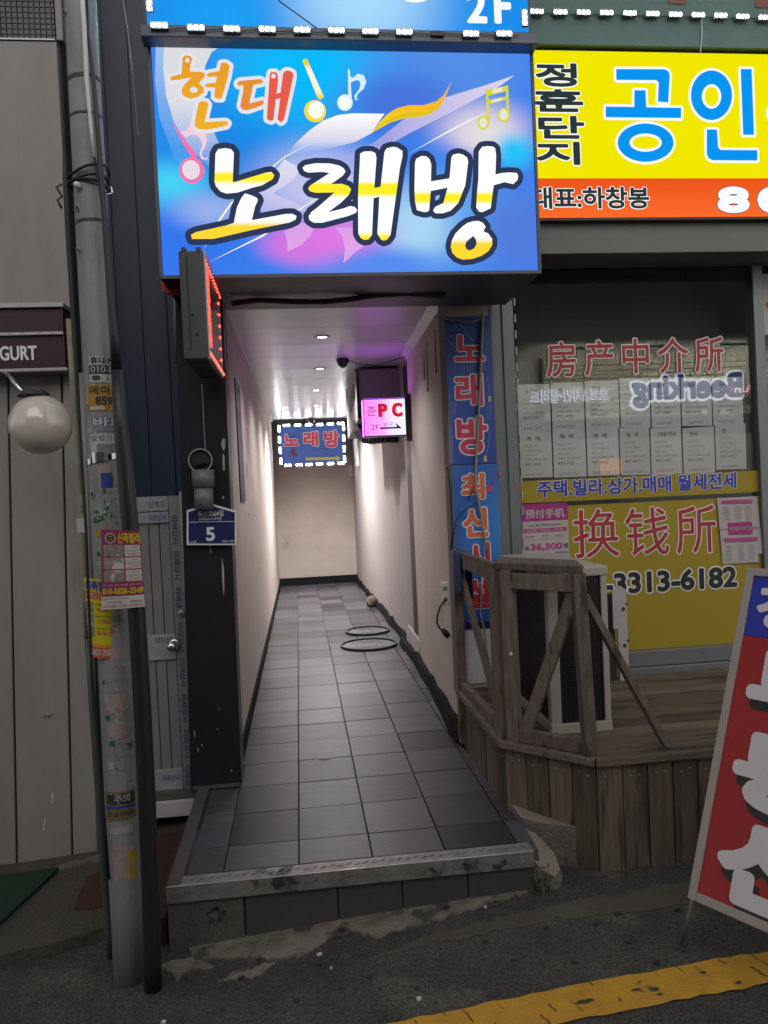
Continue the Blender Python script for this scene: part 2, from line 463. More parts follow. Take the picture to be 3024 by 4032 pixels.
for cx_, cy_, r_ in ((.82, 2.31, .02), (.845, 2.312, .012), (1.0, 2.325, .012), (1.06, 2.315, .016), (1.065, 2.29, .011), (.30, 2.24, .016), (1.25, 2.36, .01), (.62, 2.235, .02), (1.33, 2.29, .012)):
    k = 11; ck.add([(cx_ + r_ * 1.3 * math.cos(i * 6.283 / k) * random.uniform(.5, 1.2), cy_ + r_ * .55 * math.sin(i * 6.283 / k) * random.uniform(.5, 1.2), gz(cx_, cy_) + .008) for i in range(k)], [tuple(range(k))])
ck = ck.build('line_cracks', M_crk, kind='stuff'); tag(ck, 'fine cracks and chips worn through the yellow road line', 'cracks')
# oil / gum spots on the road
M_gum = mat('trodden_gum', (.03, .028, .025), .8)
sp = MB()
for u, v, r in [(738, 2004, .016), (690, 2068, .012), (965, 1970, .014), (1070, 1963, .010), (1050, 2040, .013), (1180, 2015, .012), (560, 2058, .014), (520, 2085, .013),
                (1290, 2010, .014), (1335, 1990, .016), (1465, 1985, .015), (1420, 2095, .016), (1240, 2090, .012), (640, 2140, .012), (900, 2130, .012), (1110, 2080, .01), (1360, 2050, .013), (800, 2100, .012), (480, 2150, .011)]:
    p = atz(u, v, gz(.5, 2.6))
    z = gz(p.x, p.y) + (.018 if p.y > 2.78 and p.x < .9 else .006)
    k = 9; ph = random.random() * 6
    sp.add([(p.x + r * (1 + .3 * math.sin(3 * i + ph)) * math.cos(i * 2 * math.pi / k), p.y + r * .8 * (1 + .3 * math.cos(2 * i + ph)) * math.sin(i * 2 * math.pi / k), z) for i in range(k)], [tuple(range(k))])
sp = sp.build('gum_spots', M_gum, kind='stuff'); tag(sp, 'dark trodden gum spots scattered over the asphalt and concrete edge', 'gum spots')

# ================================================================== TILED ENTRANCE FLOOR AND STEP
FZ = .18
fl = MB()
fl.box((-.57, 2.995, -.35), (.90, 4.30, FZ - .012)); fl.box((-.45, 4.30, -.35), (1.15, 12.4, FZ - .012))
floor = fl.build('alley_floor', M_grout); floor['kind'] = 'structure'
tb = MB()
cols = [(-.505, -.361), (-.361, -.066), (-.066, .229), (.229, .525), (.525, .825), (.825, .90)]
def tile_mesh(w, d):
    b = MB(); e = .0025
    b.add([(0, 0, 0), (w, 0, 0), (w, d, 0), (0, d, 0), (e, e, .012), (w - e, e, .012), (w - e, d - e, .012), (e, d - e, .012)],
          [(4, 5, 6, 7), (0, 1, 5, 4), (1, 2, 6, 5), (2, 3, 7, 6), (3, 0, 4, 7)])
    return b
protos = {}
for ci, (x0, x1) in enumerate(cols):
    y, r = 3.045, 0
    while y < 12.28:
        pitch = .215 if r == 0 else .325
        d = min(pitch, 12.29 - y); g = .0015
        skip = (ci == 0 and y > 3.86)
        xx0, xx1 = x0, x1
        if y > 4.0 and ci == 1: xx0 = -.395
        if y > 4.2 and ci == 5: xx1 = 1.0
        if not skip:
            k = (round(xx1 - xx0, 3), round(d, 3))
            jy = random.uniform(-.002, .002)
            loc = Vector((xx0 + g, y + .0011 + jy, FZ - .012 + random.uniform(-.0008, .0012)))
            if k not in protos:
                o = tile_mesh(xx1 - xx0 - 2 * g, d - .0022).build('tile', M_tile, parent=floor, origin=(0, 0, 0)); o.location = loc; protos[k] = o
            else:
                o = copy_part(protos[k], loc, floor)
        y += pitch; r += 1
# front of the step
M_riser = mat('dark_riser_tile', (.055, .056, .056), .55, col2=(.035, .035, .035), scale=6, bump=.2, bscale=50, rnd=.2)
M_cem = mat('grey_cement_render', (.10, .095, .088), .85, col2=(.06, .06, .055), scale=6, amt=.9, bump=.5, bscale=60)
step = thing('entrance_step', (.15, 2.98, 0), 'low grey tiled step with steel checker plate edge below the alley mouth', 'step')
for a, b in ((-.28, .08), (.08, .335), (.335, .60), (.60, .875)):
    MB().box((a + .003, 2.975, gz(a, 3) - .05), (b - .003, 2.995, FZ - .062)).build('riser_tile', M_riser, step, bevel=.002)
# cement end of the riser with a broken drain hole
hb = MB(); pts = [(-.57, -.16), (-.286, -.16), (-.286, FZ - .062), (-.57, FZ - .062)]
hc = Vector((-.39, 0, .045)); hr = []
for i in range(14):
    t = 2 * math.pi * i / 14; rr = .036 * (1 + .25 * math.sin(2.3 * i))
    hr.append((hc.x + rr * math.cos(t), hc.z + rr * .9 * math.sin(t)))
outer = [Vector((x, 2.972, z)) for x, z in pts]; inner = [Vector((x, 2.972, z)) for x, z in hr]
allp = outer + inner
hb.add(allp, [tuple(t) for t in tessellate_polygon([outer, inner])])
k = len(inner)
hb.add(inner + [Vector((p.x * .9 - .039, 3.08, p.z)) for p in inner], [(i, (i + 1) % k, k + (i + 1) % k, k + i) for i in range(k)])
hb.add([(-.57, 2.972, -.16), (-.57, 2.972, FZ - .062), (-.57, 2.995, FZ - .062), (-.57, 2.995, -.16)], [(0, 1, 2, 3)])
hb.build('cement_end', M_cem, step)
MB().tube([(-.41, 2.985, .028), (-.395, 3.1, .045)], .026, 14).build('drain_pipe', M_cem, step, smooth=True)
# checker-plate nosing
M_steel = mat('worn_checker_steel', (.34, .33, .32), .42, .45, col2=(.19, .185, .18), scale=14, amt=.9, bump=.3, bscale=90, stain=(.07, .065, .06), sscale=9, sth=.6)
nb = MB(); nb.box((-.57, 2.955, FZ - .062), (.87, 2.962, FZ + .004)); nb.box((-.57, 2.962, FZ - .002), (.87, 3.035, FZ + .004))
nb.build('edge_plate', M_steel, step, bevel=.003)
st = MB()
for i in range(42):
    x = -.54 + i * .0335; s = 1 if i % 2 else -1
    for dx in (-.006, 0, .006):
        st.beam((x + dx - .006, 2.99 - s * .004, FZ + .0045), (x + dx + .006, 2.99 + .016 - s * .004, FZ + .0045), .0028, .003)
        st.beam((x + dx - .006, 2.9545, FZ - .034 - s * .006), (x + dx + .006, 2.9545, FZ - .022 - s * .006), .0028, .003, up=(0, 1, 0))
st.build('tread_studs', M_steel, step, kind='stuff')
MB().tube([(-.568, 2.956, FZ + .0035), (.868, 2.956, FZ + .0035)], .0032, 8).build('edge_highlight', mat('edge_highlight_metal', (.75, .73, .72), .25, .6, col2=(.4, .39, .38), scale=30), step, smooth=True)  # bright bead added as the highlight along the plate edge
MB().hexa([(-.57, 2.965, FZ), (-.515, 2.965, FZ), (-.515, 3.98, FZ), (-.575, 3.98, FZ), (-.57, 2.965, FZ + .008), (-.515, 2.965, FZ + .008), (-.515, 3.98, FZ + .008), (-.575, 3.98, FZ + .008)]).build('cement_border', M_cem, step, bevel=.004)
MB().box((-.575, 2.995, -.25), (-.5705, 3.98, FZ)).build('red_side', M_redp, step)
# manhole covers on the alley floor
M_iron = mat('cast_iron_cover', (.10, .105, .11), .5, .2, col2=(.065, .065, .07), scale=8, bump=.4, bscale=50)
for i, (x, y, r, lab) in enumerate([(.60, 7.22, .255, 'larger round iron manhole cover, the one closer to the alley mouth'), (.65, 7.92, .215, 'smaller round iron manhole cover, the one deeper in the alley')]):
    t = thing('manhole_cover', (x, y, FZ), lab, 'manhole cover', 'manhole covers on the alley floor')
    MB().ring((x, y, FZ - .01), (0, 0, 1), r - .004, r + .016, .032).build('rim', M_black, t)
    d = MB(); d.tube([(x, y, FZ - .01), (x, y, FZ + .008)], r - .012, 40)
    for q in (.3, .5, .7): d.ring((x, y, FZ + .006), (0, 0, 1), r * q, r * q + .012, .005, 36)
    d.build('lid', M_iron, t)

# ================================================================== KARAOKE BUILDING: alley walls, ceiling
HC = 2.78
bld = thing('alley_building', (.25, 4.3, 0), 'cream plastered building with a narrow ceiling-lit alley passage through it', 'building')
wl_ = MB(); wl_.hexa([(-.44, 4.06, 0), (-.39, 4.06, 0), (-.352, 12.4, 0), (-.44, 12.4, 0), (-.44, 4.06, 3.2), (-.39, 4.06, 3.2), (-.352, 12.4, 3.2), (-.44, 12.4, 3.2)])
wl_.build('side_wall', M_cream, bld)
wr = MB(); wr.hexa([(.885, 4.30, 0), (1.12, 4.30, 0), (1.12, 6.38, 0), (.955, 6.38, 0), (.885, 4.30, 3.2), (1.12, 4.30, 3.2), (1.12, 6.38, 3.2), (.955, 6.38, 3.2)])
wr.build('side_wall', M_cream, bld)
M_slotm = mat('black_wall_slot', (.012, .013, .02), .5)
M_lilac_shade = mat('lilac_shaded_plaster', (.38, .34, .345), .85, col2=(.30, .27, .275), scale=3, bump=.5, bscale=90)  # darker lilac tone puts the far wall's shading into its colour
MB().hexa([(.985, 6.42, 0), (1.2, 6.42, 0), (1.2, 12.4, 0), (.885, 12.4, 0), (.985, 6.42, 3.2), (1.2, 6.42, 3.2), (1.2, 12.4, 3.2), (.885, 12.4, 3.2)]).build('side_wall', M_lilac_shade, bld)
MB().box((.955, 6.381, .40), (1.2, 6.419, 3.0)).build('door_gap', M_black, bld)
MB().hexa([(.968, 6.425, .375), (1.0, 6.425, .375), (1.0, 6.74, .375), (.970, 6.74, .375), (.968, 6.425, 2.72), (1.0, 6.425, 2.72), (1.0, 6.74, 2.72), (.970, 6.74, 2.72)]).build('gap_shade_strip', M_slotm, bld)  # black strip set proud to paint in the dark of the door gap
MB().hexa([(.925, 6.30, .17), (.995, 6.30, .17), (.995, 7.15, .17), (.945, 7.15, .17), (.952, 6.30, .37), (.995, 6.30, .37), (.995, 7.15, .37), (.968, 7.15, .37)]).build('plinth', M_lilac_shade, bld, bevel=.01)
MB().box((-.7, 12.3, 0), (1.3, 12.5, 3.2)).build('back_wall', M_cream, bld)
# dark skirting, uneven along the right side
M_skirt = mat('dark_skirting', (.012, .013, .016), .9, col2=(.022, .022, .023), spec=.08, scale=10, bump=.3, bscale=50)
sk = MB(); sk.hexa([(-.392, 4.0, FZ - .01), (-.372, 4.0, FZ - .01), (-.334, 12.3, FZ - .01), (-.352, 12.3, FZ - .01), (-.392, 4.0, FZ + .075), (-.374, 4.0, FZ + .075), (-.338, 12.3, FZ + .075), (-.352, 12.3, FZ + .075)])
sk.build('skirting', M_skirt, bld)
sk = MB(); prev = None; pp = []
for i in range(40):
    y = 4.30 + 8.0 * i / 39
    bx = .885 + (.955 - .885) * (y - 4.3) / 2.08 if y < 6.4 else .985 - .1 * (y - 6.4) / 6
    if 5.9 < y < 7.3: bx = .925
    w = .035 + random.uniform(-.008, .012) + (.02 if y < 5.8 else 0); h = FZ + .075 + random.uniform(-.02, .03)
    pp.append([(bx + .02, y, FZ - .01), (bx - w, y, FZ - .01), (bx - w * .6, y, h), (bx + .02, y, h)])
for a, b in zip(pp, pp[1:]):
    sk.add(a + b, [(1, 2, 6, 5), (2, 3, 7, 6)])
sk.build('skirting', M_skirt, bld)
MB().box((-.36, 12.27, FZ - .01), (.9, 12.3, FZ + .12)).build('skirting', M_skirt, bld)
# ceiling boards
M_ceil = mat('gloss_ceiling_board', (.68, .68, .72), .3, col2=(.60, .60, .65), scale=3, spec=.5)
proto = None
for i in range(14):
    y0 = 4.12 + i * .59
    if proto is None:
        proto = MB().box((-.48, 0, 0), (1.1, .586, .03)).build('ceiling_board', M_ceil, bld, origin=(0, 0, 0), bevel=.003); proto.location = Vector((0, y0, HC)) - ORG[bld.name]
    else: copy_part(proto, Vector((0, y0, HC)) - ORG[bld.name], bld)
MB().box((-.6, 4.2, HC + .035), (1.2, 12.4, HC + .2)).build('ceiling_slab', M_dark, bld)
M_trim = mat('white_trim', (.62, .62, .64), .4)
MB().beam((-.378, 4.3, HC - .014), (-.34, 12.3, HC - .014), .02, .026).build('ceiling_trim', M_trim, bld)
cm = MB(); cm.hexa([(.885, 4.3, HC - .06), (.90, 4.3, HC - .06), (.96, 6.4, HC - .06), (.95, 6.4, HC - .06), (.845, 4.3, HC - .002), (.9, 4.3, HC - .002), (.96, 6.4, HC - .002), (.91, 6.4, HC - .002)])
cm.build('cornice', M_trim, bld)
MB().hexa([(-.386, 5.22, 1.61), (-.376, 5.22, 1.61), (-.374, 5.62, 1.61), (-.384, 5.62, 1.61), (-.386, 5.22, 2.44), (-.376, 5.22, 2.44), (-.374, 5.62, 2.44), (-.384, 5.62, 2.44)]).build('wall_slot', M_slotm, bld, bevel=.003)
cr_ = MB()
for (y, z0, z1) in ((5.95, 1.78, 1.9), (6.3, 1.98, 2.2), (5.9, 1.5, 1.52)):
    cr_ = MB().box((-.384, y, z0), (-.379, y + .05, z1)); cr_.build('filler_patch', mat('pink_filler', (.36, .28, .25), .9), bld)
# drips of filler down the right wall
dr = MB()
for y, z0, l in ((4.75, 2.63, .26), (5.15, 2.64, .34), (5.3, 2.6, .2)):
    x = .885 + .07 * (y - 4.3) / 2.08
    dr = MB(); dr.tube([(x - .001, y, z0), (x - .004, y + .01, z0 - l * .6), (x - .004, y + .01, z0 - l)], [.004, .006, .009], 6); dr.build('sealant_drip', M_trim, bld, smooth=True)

# recessed ceiling downlights
M_lamp = glow('warm_white_lamp', (1.0, .95, .86), 9)
dl = [(.231, 5.63), (.256, 7.08), (.258, 8.56), (.29, 10.1)]
dlab = ['recessed round ceiling downlight closest to the alley mouth', 'recessed ceiling downlight just before the small dome camera', 'third recessed ceiling downlight along the alley passage', 'last recessed downlight just before the far illuminated sign']
for (x, y), lab, en in zip(dl, dlab, (55, 78, 120, 520)):
    t = thing('ceiling_downlight', (x, y, HC), lab, 'ceiling light', 'downlights along the alley ceiling')
    MB().ring((x, y, HC - .006), (0, 0, 1), .036, .056, .006, 28).build('trim_ring', M_alu, t)
    MB().disc((x, y, HC - .003), (0, 0, -1), .034, 20).build('lamp', M_lamp, t)
    ld = bpy.data.lights.new('downlight_lamp', 'SPOT'); ld.energy = en; ld.spot_size = math.radians(140); ld.spot_blend = .9; ld.shadow_soft_size = .04; ld.color = (1, .96, .92)
    lo = bpy.data.objects.new('downlight_lamp', ld); COL.objects.link(lo); lo.parent = t; lo.location = (0, 0, -.02)
# dome cameras
M_cam = mat('black_camera_shell', (.02, .02, .023), .25)
for (x, y, r, lab) in ((.436, 6.6, .055, 'small black dome camera on the ceiling beside the boxed duct'), (.26, 11.82, .07, 'black dome camera on the ceiling above the far sign')):
    t = thing('dome_camera', (x, y, HC), lab, 'security camera', 'ceiling cameras')
    MB().tube([(x, y, HC), (x, y, HC - .03)], [r, r * .95], 20).build('base', M_cam, t, smooth=True)
    MB().ball((x, y, HC - .03), r * .85, 18, 8, v0=.5).build('dome', M_cam, t, smooth=True)
w = MB(); w.tube([(.48, 6.6, HC - .012), (.58, 6.7, HC - .03), (.75, 6.85, HC - .02), (.93, 6.3, HC - .05)], .004, 6)
tag(w.build('camera_wire', M_black, smooth=True), 'thin black wire running from the dome camera to the wall', 'wire')

# boxed duct on the right wall + flexible hose + strip light
t = thing('duct_box', (.78, 7.5, 2.3), 'grey boxed duct hanging under the ceiling behind the pink sign', 'duct box')
M_duct = mat('grey_painted_board', (.30, .27, .29), .7, col2=(.26, .23, .25), scale=5)
db = MB(); db.hexa([(.58, 7.0, 2.30), (1.0, 7.0, 2.30), (1.0, 8.5, 2.22), (.58, 8.5, 2.22), (.58, 7.0, HC - .03), (1.0, 7.0, HC - .03), (1.0, 8.5, HC - .03), (.58, 8.5, HC - .03)])
db.build('box_body', M_duct, t, bevel=.004)
MB().hexa([(.572, 7.25, 2.52), (.579, 7.25, 2.52), (.579, 7.9, 2.45), (.572, 7.9, 2.45), (.572, 7.3, 2.66), (.579, 7.3, 2.66), (.579, 7.9, 2.60), (.572, 7.9, 2.60)]).build('vent_slot', M_slotm, t)
MB().box((.575, 6.985, 2.30), (.60, 6.999, HC - .03)).build('corner_strip', M_dark, t)
hp = [Vector((.60, 7.35, 2.31)), Vector((.60, 7.3, 2.22)), Vector((.64, 7.25, 2.14)), Vector((.72, 7.2, 2.12)), Vector((.86, 7.2, 2.13)), Vector((1.0, 7.3, 2.13))]
fine = []
for a, b in zip(hp, hp[1:]):
    for k in range(8): fine.append(a.lerp(b, k / 8))
tag(MB().tube(fine, [.048 if i % 2 else .039 for i in range(len(fine))], 12).build('flexible_hose', mat('black_hose', (.04, .04, .05), .35), smooth=False), 'ribbed black flexible hose curling out under the boxed duct', 'hose')
tag(MB().box((.87, 11.0, 2.0), (.90, 11.18, 2.72)).build('strip_fitting', M_white, bevel=.004), 'upright white strip fitting on the wall past the duct', 'strip fitting')
tag(MB().box((.83, 12.24, 1.87), (.95, 12.298, 2.05)).build('switch_box', M_white, bevel=.006), 'small white box on the end wall beside the far sign', 'switch box')
# stone at the foot of the right wall
sb = MB(); sb.ball((.86, 9.6, FZ + .06), .075, 10, 7, sq=(1, 1, 1.1))
for p in sb.v: p += Vector((random.uniform(-.01, .01),) * 3)
tag(sb.build('rubble_stone', mat('brown_stone', (.16, .12, .10), .9)), 'brown stump of rubble at the foot of the alley wall', 'stone')
# cigarette butt
p = atz(700, 1638, FZ + .006)
tag(MB().tube([p + Vector((-.025, .002, 0)), p + Vector((.03, -.004, 0))], .004, 8).build('cigarette_butt', M_white, smooth=True), 'white cigarette butt lying on the dark floor tiles', 'cigarette butt')

# ------------------------------------------------------------------ illuminated sign at the end of the alley
cE = crop(1050, 1600, 400)
YE = 11.85
def eE(x, y): u, v = cE(x, y); return at(u, v, YE)
a, b = eE(200, 320), eE(1290, 925)
t = thing('end_wall_sign', ((a.x + b.x) / 2, YE, b.z), 'blue sign ringed with white LED modules at the far end of the alley', 'sign')
MB().box((a.x, YE, b.z), (b.x, YE + .05, a.z)).build('board', mat('blue_sign_print', (.08, .19, .62), .35, col2=(.055, .13, .48), scale=1.5), t, bevel=.004)
Fb = fmap((0, YE - .001, 0), (1, YE - .001, 0), (0, YE - .001, 1))
M_redink = mat('red_vinyl', (.72, .08, .13), .5)
lb = MB()
for ch, r in (('노', (270, 462, 530, 640)), ('래', (595, 415, 848, 648)), ('방', (930, 398, 1190, 665))):
    p, q = eE(r[0], r[1]), eE(r[2], r[3]); write(lb, ch, Fb, M_redink, (p.x, q.z, q.x, p.z), .004, .04, M_lwhite, .045)
p, q = eE(635, 858), eE(1140, 850)
M_ochre = mat('yellow_vinyl', (.62, .54, .16), .5)
lb.mat(M_ochre).add([p + Vector((0, -.004, -.02)), q + Vector((0, -.004, -.02)), q + Vector((0, -.004, .02)), p + Vector((0, -.004, .02))], [(0, 1, 2, 3)])
lb.add([q + Vector((0, -.004, -.05)), q + Vector((.055, -.004, 0)), q + Vector((0, -.004, .05))], [(0, 1, 2)])
lb.build('lettering', None, t)
wv = MB(); wv.mat(mat('pale_blue_vinyl', (.35, .42, .6), .5))
for k in range(4):
    for (cx_, cz_, r, a0, a1) in ((430, 500, 130 - k * 18, 30, 150), (960, 640, 120 + k * 20, 215, 325), (1180, 560, 70 + k * 14, -70, 40)):
        arc = []
        for i in range(13):
            th = math.radians(a0 + (a1 - a0) * i / 12)
            arc.append(eE(cx_ + r * math.cos(th), cz_ - r * math.sin(th) * .8 + k * 8) + Vector((0, -.004, 0)))
        for s_, e_ in zip(arc, arc[1:]): wv.beam(s_, e_, .003, .006, up=(0, 1, 0))
wv.mat(mat('brown_red_vinyl', (.2, .06, .09), .6)); mc = eE(435, 750); wv.box((mc.x - .03, YE - .004, mc.z - .02), (mc.x + .03, YE - .001, mc.z + .05)); wv.box((mc.x - .07, YE - .003, mc.z - .06), (mc.x + .07, YE - .001, mc.z - .02))
wv.build('music_print', None, t, kind='stuff')
def led_mesh(w, h, d, body=None):
    """Three-lens LED module, lenses to the street; lies along X."""
    b = MB(); b.mat(body or M_ledbody).box((-w / 2, -d, -h / 2), (w / 2, 0, h / 2)); b.mat(M_ledlens)
    for k in (-1, 0, 1): b.ball((k * w * .33, -d, 0), min(h * .36, w * .105), 10, 4, sq=(1, .8, 1))
    return b
mods = [(x, y, 0) for x, y in ((325, 312), (505, 308), (685, 303), (863, 298), (1040, 288), (1205, 280))] + [(x, y, 0) for x, y in ((345, 962), (530, 955), (690, 950), (862, 940), (1040, 935), (1215, 928))] + \
       [(x, y, 1) for x, y in ((203, 370), (210, 545), (220, 720), (232, 895), (1255, 340), (1258, 520), (1264, 695), (1272, 860))]
pr = None
for x, y, vert in mods:
    p = eE(x, y) + Vector((0, -.004, 0)) - ORG[t.name]
    if pr is None: pr = led_mesh(.105, .05, .014, mat('white_module_body', (.85, .85, .85), .4)).build('led_module', None, t, origin=(0, 0, 0)); o = pr
    else: o = copy_part(pr, p, t)
    o.location = p
    if vert: o.rotation_euler = (0, math.radians(90), 0)

# ------------------------------------------------------------------ pink PC sign on the right wall
cP = crop(1350, 1350, 400, 1361)
YP = 6.2
def eP(x, y): u, v = cP(x, y); return at(u, v, YP)
a, b = eP(275, 765), eP(848, 1228)
t = thing('projecting_sign', ((a.x + b.x) / 2, YP, b.z), 'small pink lit box sign reading PC with a black arrow', 'sign')
cab = MB().box((a.x - .006, YP + .004, b.z - .008), (b.x + .008, YP + .12, a.z + .008)).build('cabinet', mat('black_sign_case', (.02, .018, .03), .4), t, bevel=.003)
W_, H_ = b.x - a.x, a.z - b.z
face = MB().add([(a.x, YP, b.z), (b.x, YP, b.z), (b.x, YP, a.z), (a.x, YP, a.z)], [(0, 1, 2, 3)])
face.build('lit_face', glow_ramp('pink_lit_face', [(-W_ / 2, (1.0, .22, 1.0)), (-W_ * .05, (1.0, .36, 1.0)), (W_ * .12, (.80, .62, 1.0)), (W_ / 2, (.72, .78, 1.0))], axis=0, strength=1.25), t)
side = MB().add([(a.x - .007, YP + .115, b.z), (a.x - .007, YP + .01, b.z), (a.x - .007, YP + .01, a.z), (a.x - .007, YP + .115, a.z)], [(0, 1, 2, 3)])
side.add([(a.x, YP + .01, a.z + .009), (b.x, YP + .01, a.z + .009), (b.x, YP + .115, a.z + .009), (a.x, YP + .115, a.z + .009)], [(0, 1, 2, 3)])
side.build('lit_side', glow('violet_lit_side', (.62, .10, 1.0), 7), t)
Fb = fmap((0, YP, 0), (1, YP, 0), (0, YP, 1)); lb = MB()
G_red, G_or = glow('lit_red', (.72, .012, .04), .9), glow('lit_orange_red', (.9, .07, .05), .9)
for ch, r in (('P', (468, 815, 590, 992)), ('C', (652, 803, 790, 990))):
    p, q = eP(r[0], r[1]), eP(r[2], r[3]); write(lb, ch, Fb, G_red, (p.x, q.z, q.x, p.z), .003, .05, shift=(G_or, .009, 0))
p, q = eP(318, 858), eP(452, 978); write(lb, '준', Fb, glow('lit_pale_red', (.8, .05, .22), .9), (p.x, q.z, q.x, p.z), .003, .01)
G_blk = glow('lit_black', (.012, .008, .03), .5)
p, q = eP(382, 1098), eP(480, 1160); write(lb, '2F', Fb, G_blk, (p.x, q.z, q.x, p.z), .003, .0)
p, q = eP(540, 1068), eP(672, 1112); write(lb, '입구', Fb, G_blk, (p.x, q.z, q.x, p.z), .003, .004)
fpoly(lb, [eP(x, y) + Vector((0, -.003, 0)) for x, y in ((498, 1133), (725, 1125), (702, 1070), (790, 1144), (500, 1156))], G_blk)
lb.build('lettering', None, t)
MB().box((b.x + .01, YP + .02, b.z - .05), (b.x + .05, YP + .09, a.z + .04)).build('bracket', M_dark, t)

# ================================================================== BIG BLUE SIGN OVER THE ALLEY
YS = 3.60
c1 = crop(550, 0, 1600)
def s1(x, y, l=0.0): u, v = c1(x, y); return at(u, v, YS) + Vector((0, -l, 0))
tl, trr, bl, br = s1(50, 172), s1(1588, 190), s1(92, 1128), s1(1637, 1108)
X0, X1, Z0, Z1 = -.557, 1.192, bl.z, tl.z
blue = thing('karaoke_sign', ((X0 + X1) / 2, YS, Z0), 'large glowing blue lightbox sign with bubbly white and yellow letters', 'sign')
OB = ORG[blue.name]
MB().box((X0 - .012, YS + .006, Z0 - .012), (X1 + .012, YS + .62, Z1 + .012)).build('cabinet', mat('dark_sign_case', (.05, .05, .06), .45, bump=.1), blue, bevel=.004)
fr = MB()
fr.box((X0 - .012, YS - .012, Z0 - .014), (X1 + .012, YS + .004, Z0 + .001)); fr.box((X0 - .012, YS - .012, Z1 - .001), (X1 + .012, YS + .004, Z1 + .012))
fr.box((X0 - .014, YS - .012, Z0 + .001), (X0 - .001, YS + .004, Z1 - .001)); fr.box((X1 + .001, YS - .012, Z0 + .001), (X1 + .014, YS + .004, Z1 - .001))
fr.build('frame', mat('dark_sign_trim', (.10, .10, .13), .5), blue)
def B1(x, y, rx, ry, c):
    p = s1(x, y) - OB; k = .9645 * YS / FPX
    return (p.x, p.z, rx * k, ry * k, rgb(*c)[:3])
G_face = glow_blobs('blue_sign_print', rgb(62, 128, 236)[:3], [
    B1(420, 560, 620, 520, (30, 130, 228)), B1(680, 290, 640, 430, (8, 186, 252)), B1(1300, 270, 560, 420, (84, 142, 232)),
    B1(110, 560, 330, 260, (40, 140, 235)), B1(130, 765, 270, 170, (72, 214, 248)), B1(170, 1000, 480, 300, (54, 118, 238)), B1(1060, 430, 420, 230, (70, 115, 220)),
    B1(1400, 520, 330, 180, (222, 206, 224)), B1(1420, 560, 220, 120, (226, 222, 224)), B1(1530, 620, 150, 130, (36, 196, 248)),
    B1(1220, 900, 520, 330, (110, 180, 240)), B1(1130, 930, 260, 260, (170, 214, 242)), B1(1560, 950, 420, 330, (82, 124, 222)), B1(740, 760, 430, 280, (200, 200, 238)),
    B1(780, 985, 380, 180, (232, 120, 232)), B1(660, 1000, 260, 120, (214, 118, 226)), B1(1000, 1090, 460, 130, (84, 140, 240)), B1(300, 860, 260, 130, (150, 176, 236))], 1.0)
MB().add([(X0, YS, Z0), (X1, YS, Z0), (X1, YS, Z1), (X0, YS, Z1)], [(0, 1, 2, 3)]).build('lit_face', G_face, blue)
art = MB()
def shp(pts, m, l): fpoly(art, [s1(x, y, l) for x, y in pts], m)
zt = lambda y: (s1(800, y) - OB).z
xt = lambda x: (s1(x, 600) - OB).x
Wt, Lv = rgb(226, 226, 234)[:3], rgb(206, 200, 236)[:3]
G_cres = glow_ramp('swoosh_white', [(zt(900), Wt), (zt(172), rgb(218, 220, 226)[:3])], fade=(zt(720), zt(430), 0, 1))
shp([(100, 178), (345, 182), (295, 212), (268, 268), (262, 330), (262, 420), (285, 500), (330, 600), (395, 720), (300, 700), (200, 600), (140, 500), (108, 390), (96, 280)], G_cres, .0012)
G_cres2 = glow_ramp('swoosh_pale', [(zt(900), rgb(120, 190, 244)[:3]), (zt(172), rgb(172, 204, 238)[:3])], fade=(zt(760), zt(250), 0, .8))
shp([(66, 176), (100, 178), (96, 280), (108, 390), (150, 520), (235, 660), (370, 830), (240, 760), (140, 640), (80, 480), (62, 330)], G_cres2, .001)
G_big = glow_ramp('swoosh_big', [(zt(640), rgb(120, 170, 240)[:3]), (zt(560), rgb(226, 222, 238)[:3]), (zt(470), rgb(252, 252, 255)[:3])], fade=(zt(655), zt(585), .1, 1))
shp([(590, 640), (640, 582), (690, 535), (750, 492), (810, 470), (870, 463), (1000, 465), (975, 500), (945, 545), (880, 580), (800, 600), (700, 620)], G_big, .0014)
G_spear = glow_ramp('spear_lavender', [(xt(600), rgb(150, 170, 236)[:3]), (xt(1000), rgb(180, 172, 228)[:3]), (xt(1530), rgb(222, 214, 240)[:3])], axis=0, fade=(xt(650), xt(1120), 0, 1))
shp([(640, 720), (860, 630), (960, 580), (1100, 470), (1235, 402), (1400, 352), (1530, 308), (1480, 345), (1400, 390), (1250, 470), (1100, 545), (900, 660), (800, 720)], G_spear, .0013)
G_slv = glow('print_white_line', (.95, .97, 1.0), 1.0)
shp([(1098, 628), (1250, 540), (1330, 498), (1448, 444), (1300, 520)], G_slv, .0018)
shp([(280, 1072), (500, 960), (640, 860), (900, 700), (640, 866), (505, 966)], G_slv, .0016)
shp([(262, 1020), (300, 930), (370, 830), (480, 730), (590, 640), (700, 585), (590, 645), (484, 736), (376, 834), (305, 935)], G_slv, .0017)
G_ltz = glow_ramp('trapezoid_print', [(zt(830), rgb(214, 208, 234)[:3]), (zt(640), rgb(222, 224, 244)[:3])], fade=(zt(880), zt(720), .45, .95))
shp([(590, 650), (660, 690), (620, 740), (545, 790), (640, 830), (700, 870), (590, 850), (500, 870), (470, 800), (540, 720)], G_ltz, .0015)
G_pet = glow_ramp('petal_print', [(zt(1080), rgb(236, 180, 236)[:3]), (zt(880), rgb(214, 160, 232)[:3])], fade=(zt(1080), zt(900), .75, .9))
shp([(590, 945), (602, 985), (604, 1028), (660, 1000), (700, 960), (716, 915), (650, 910)], G_pet, .0016)
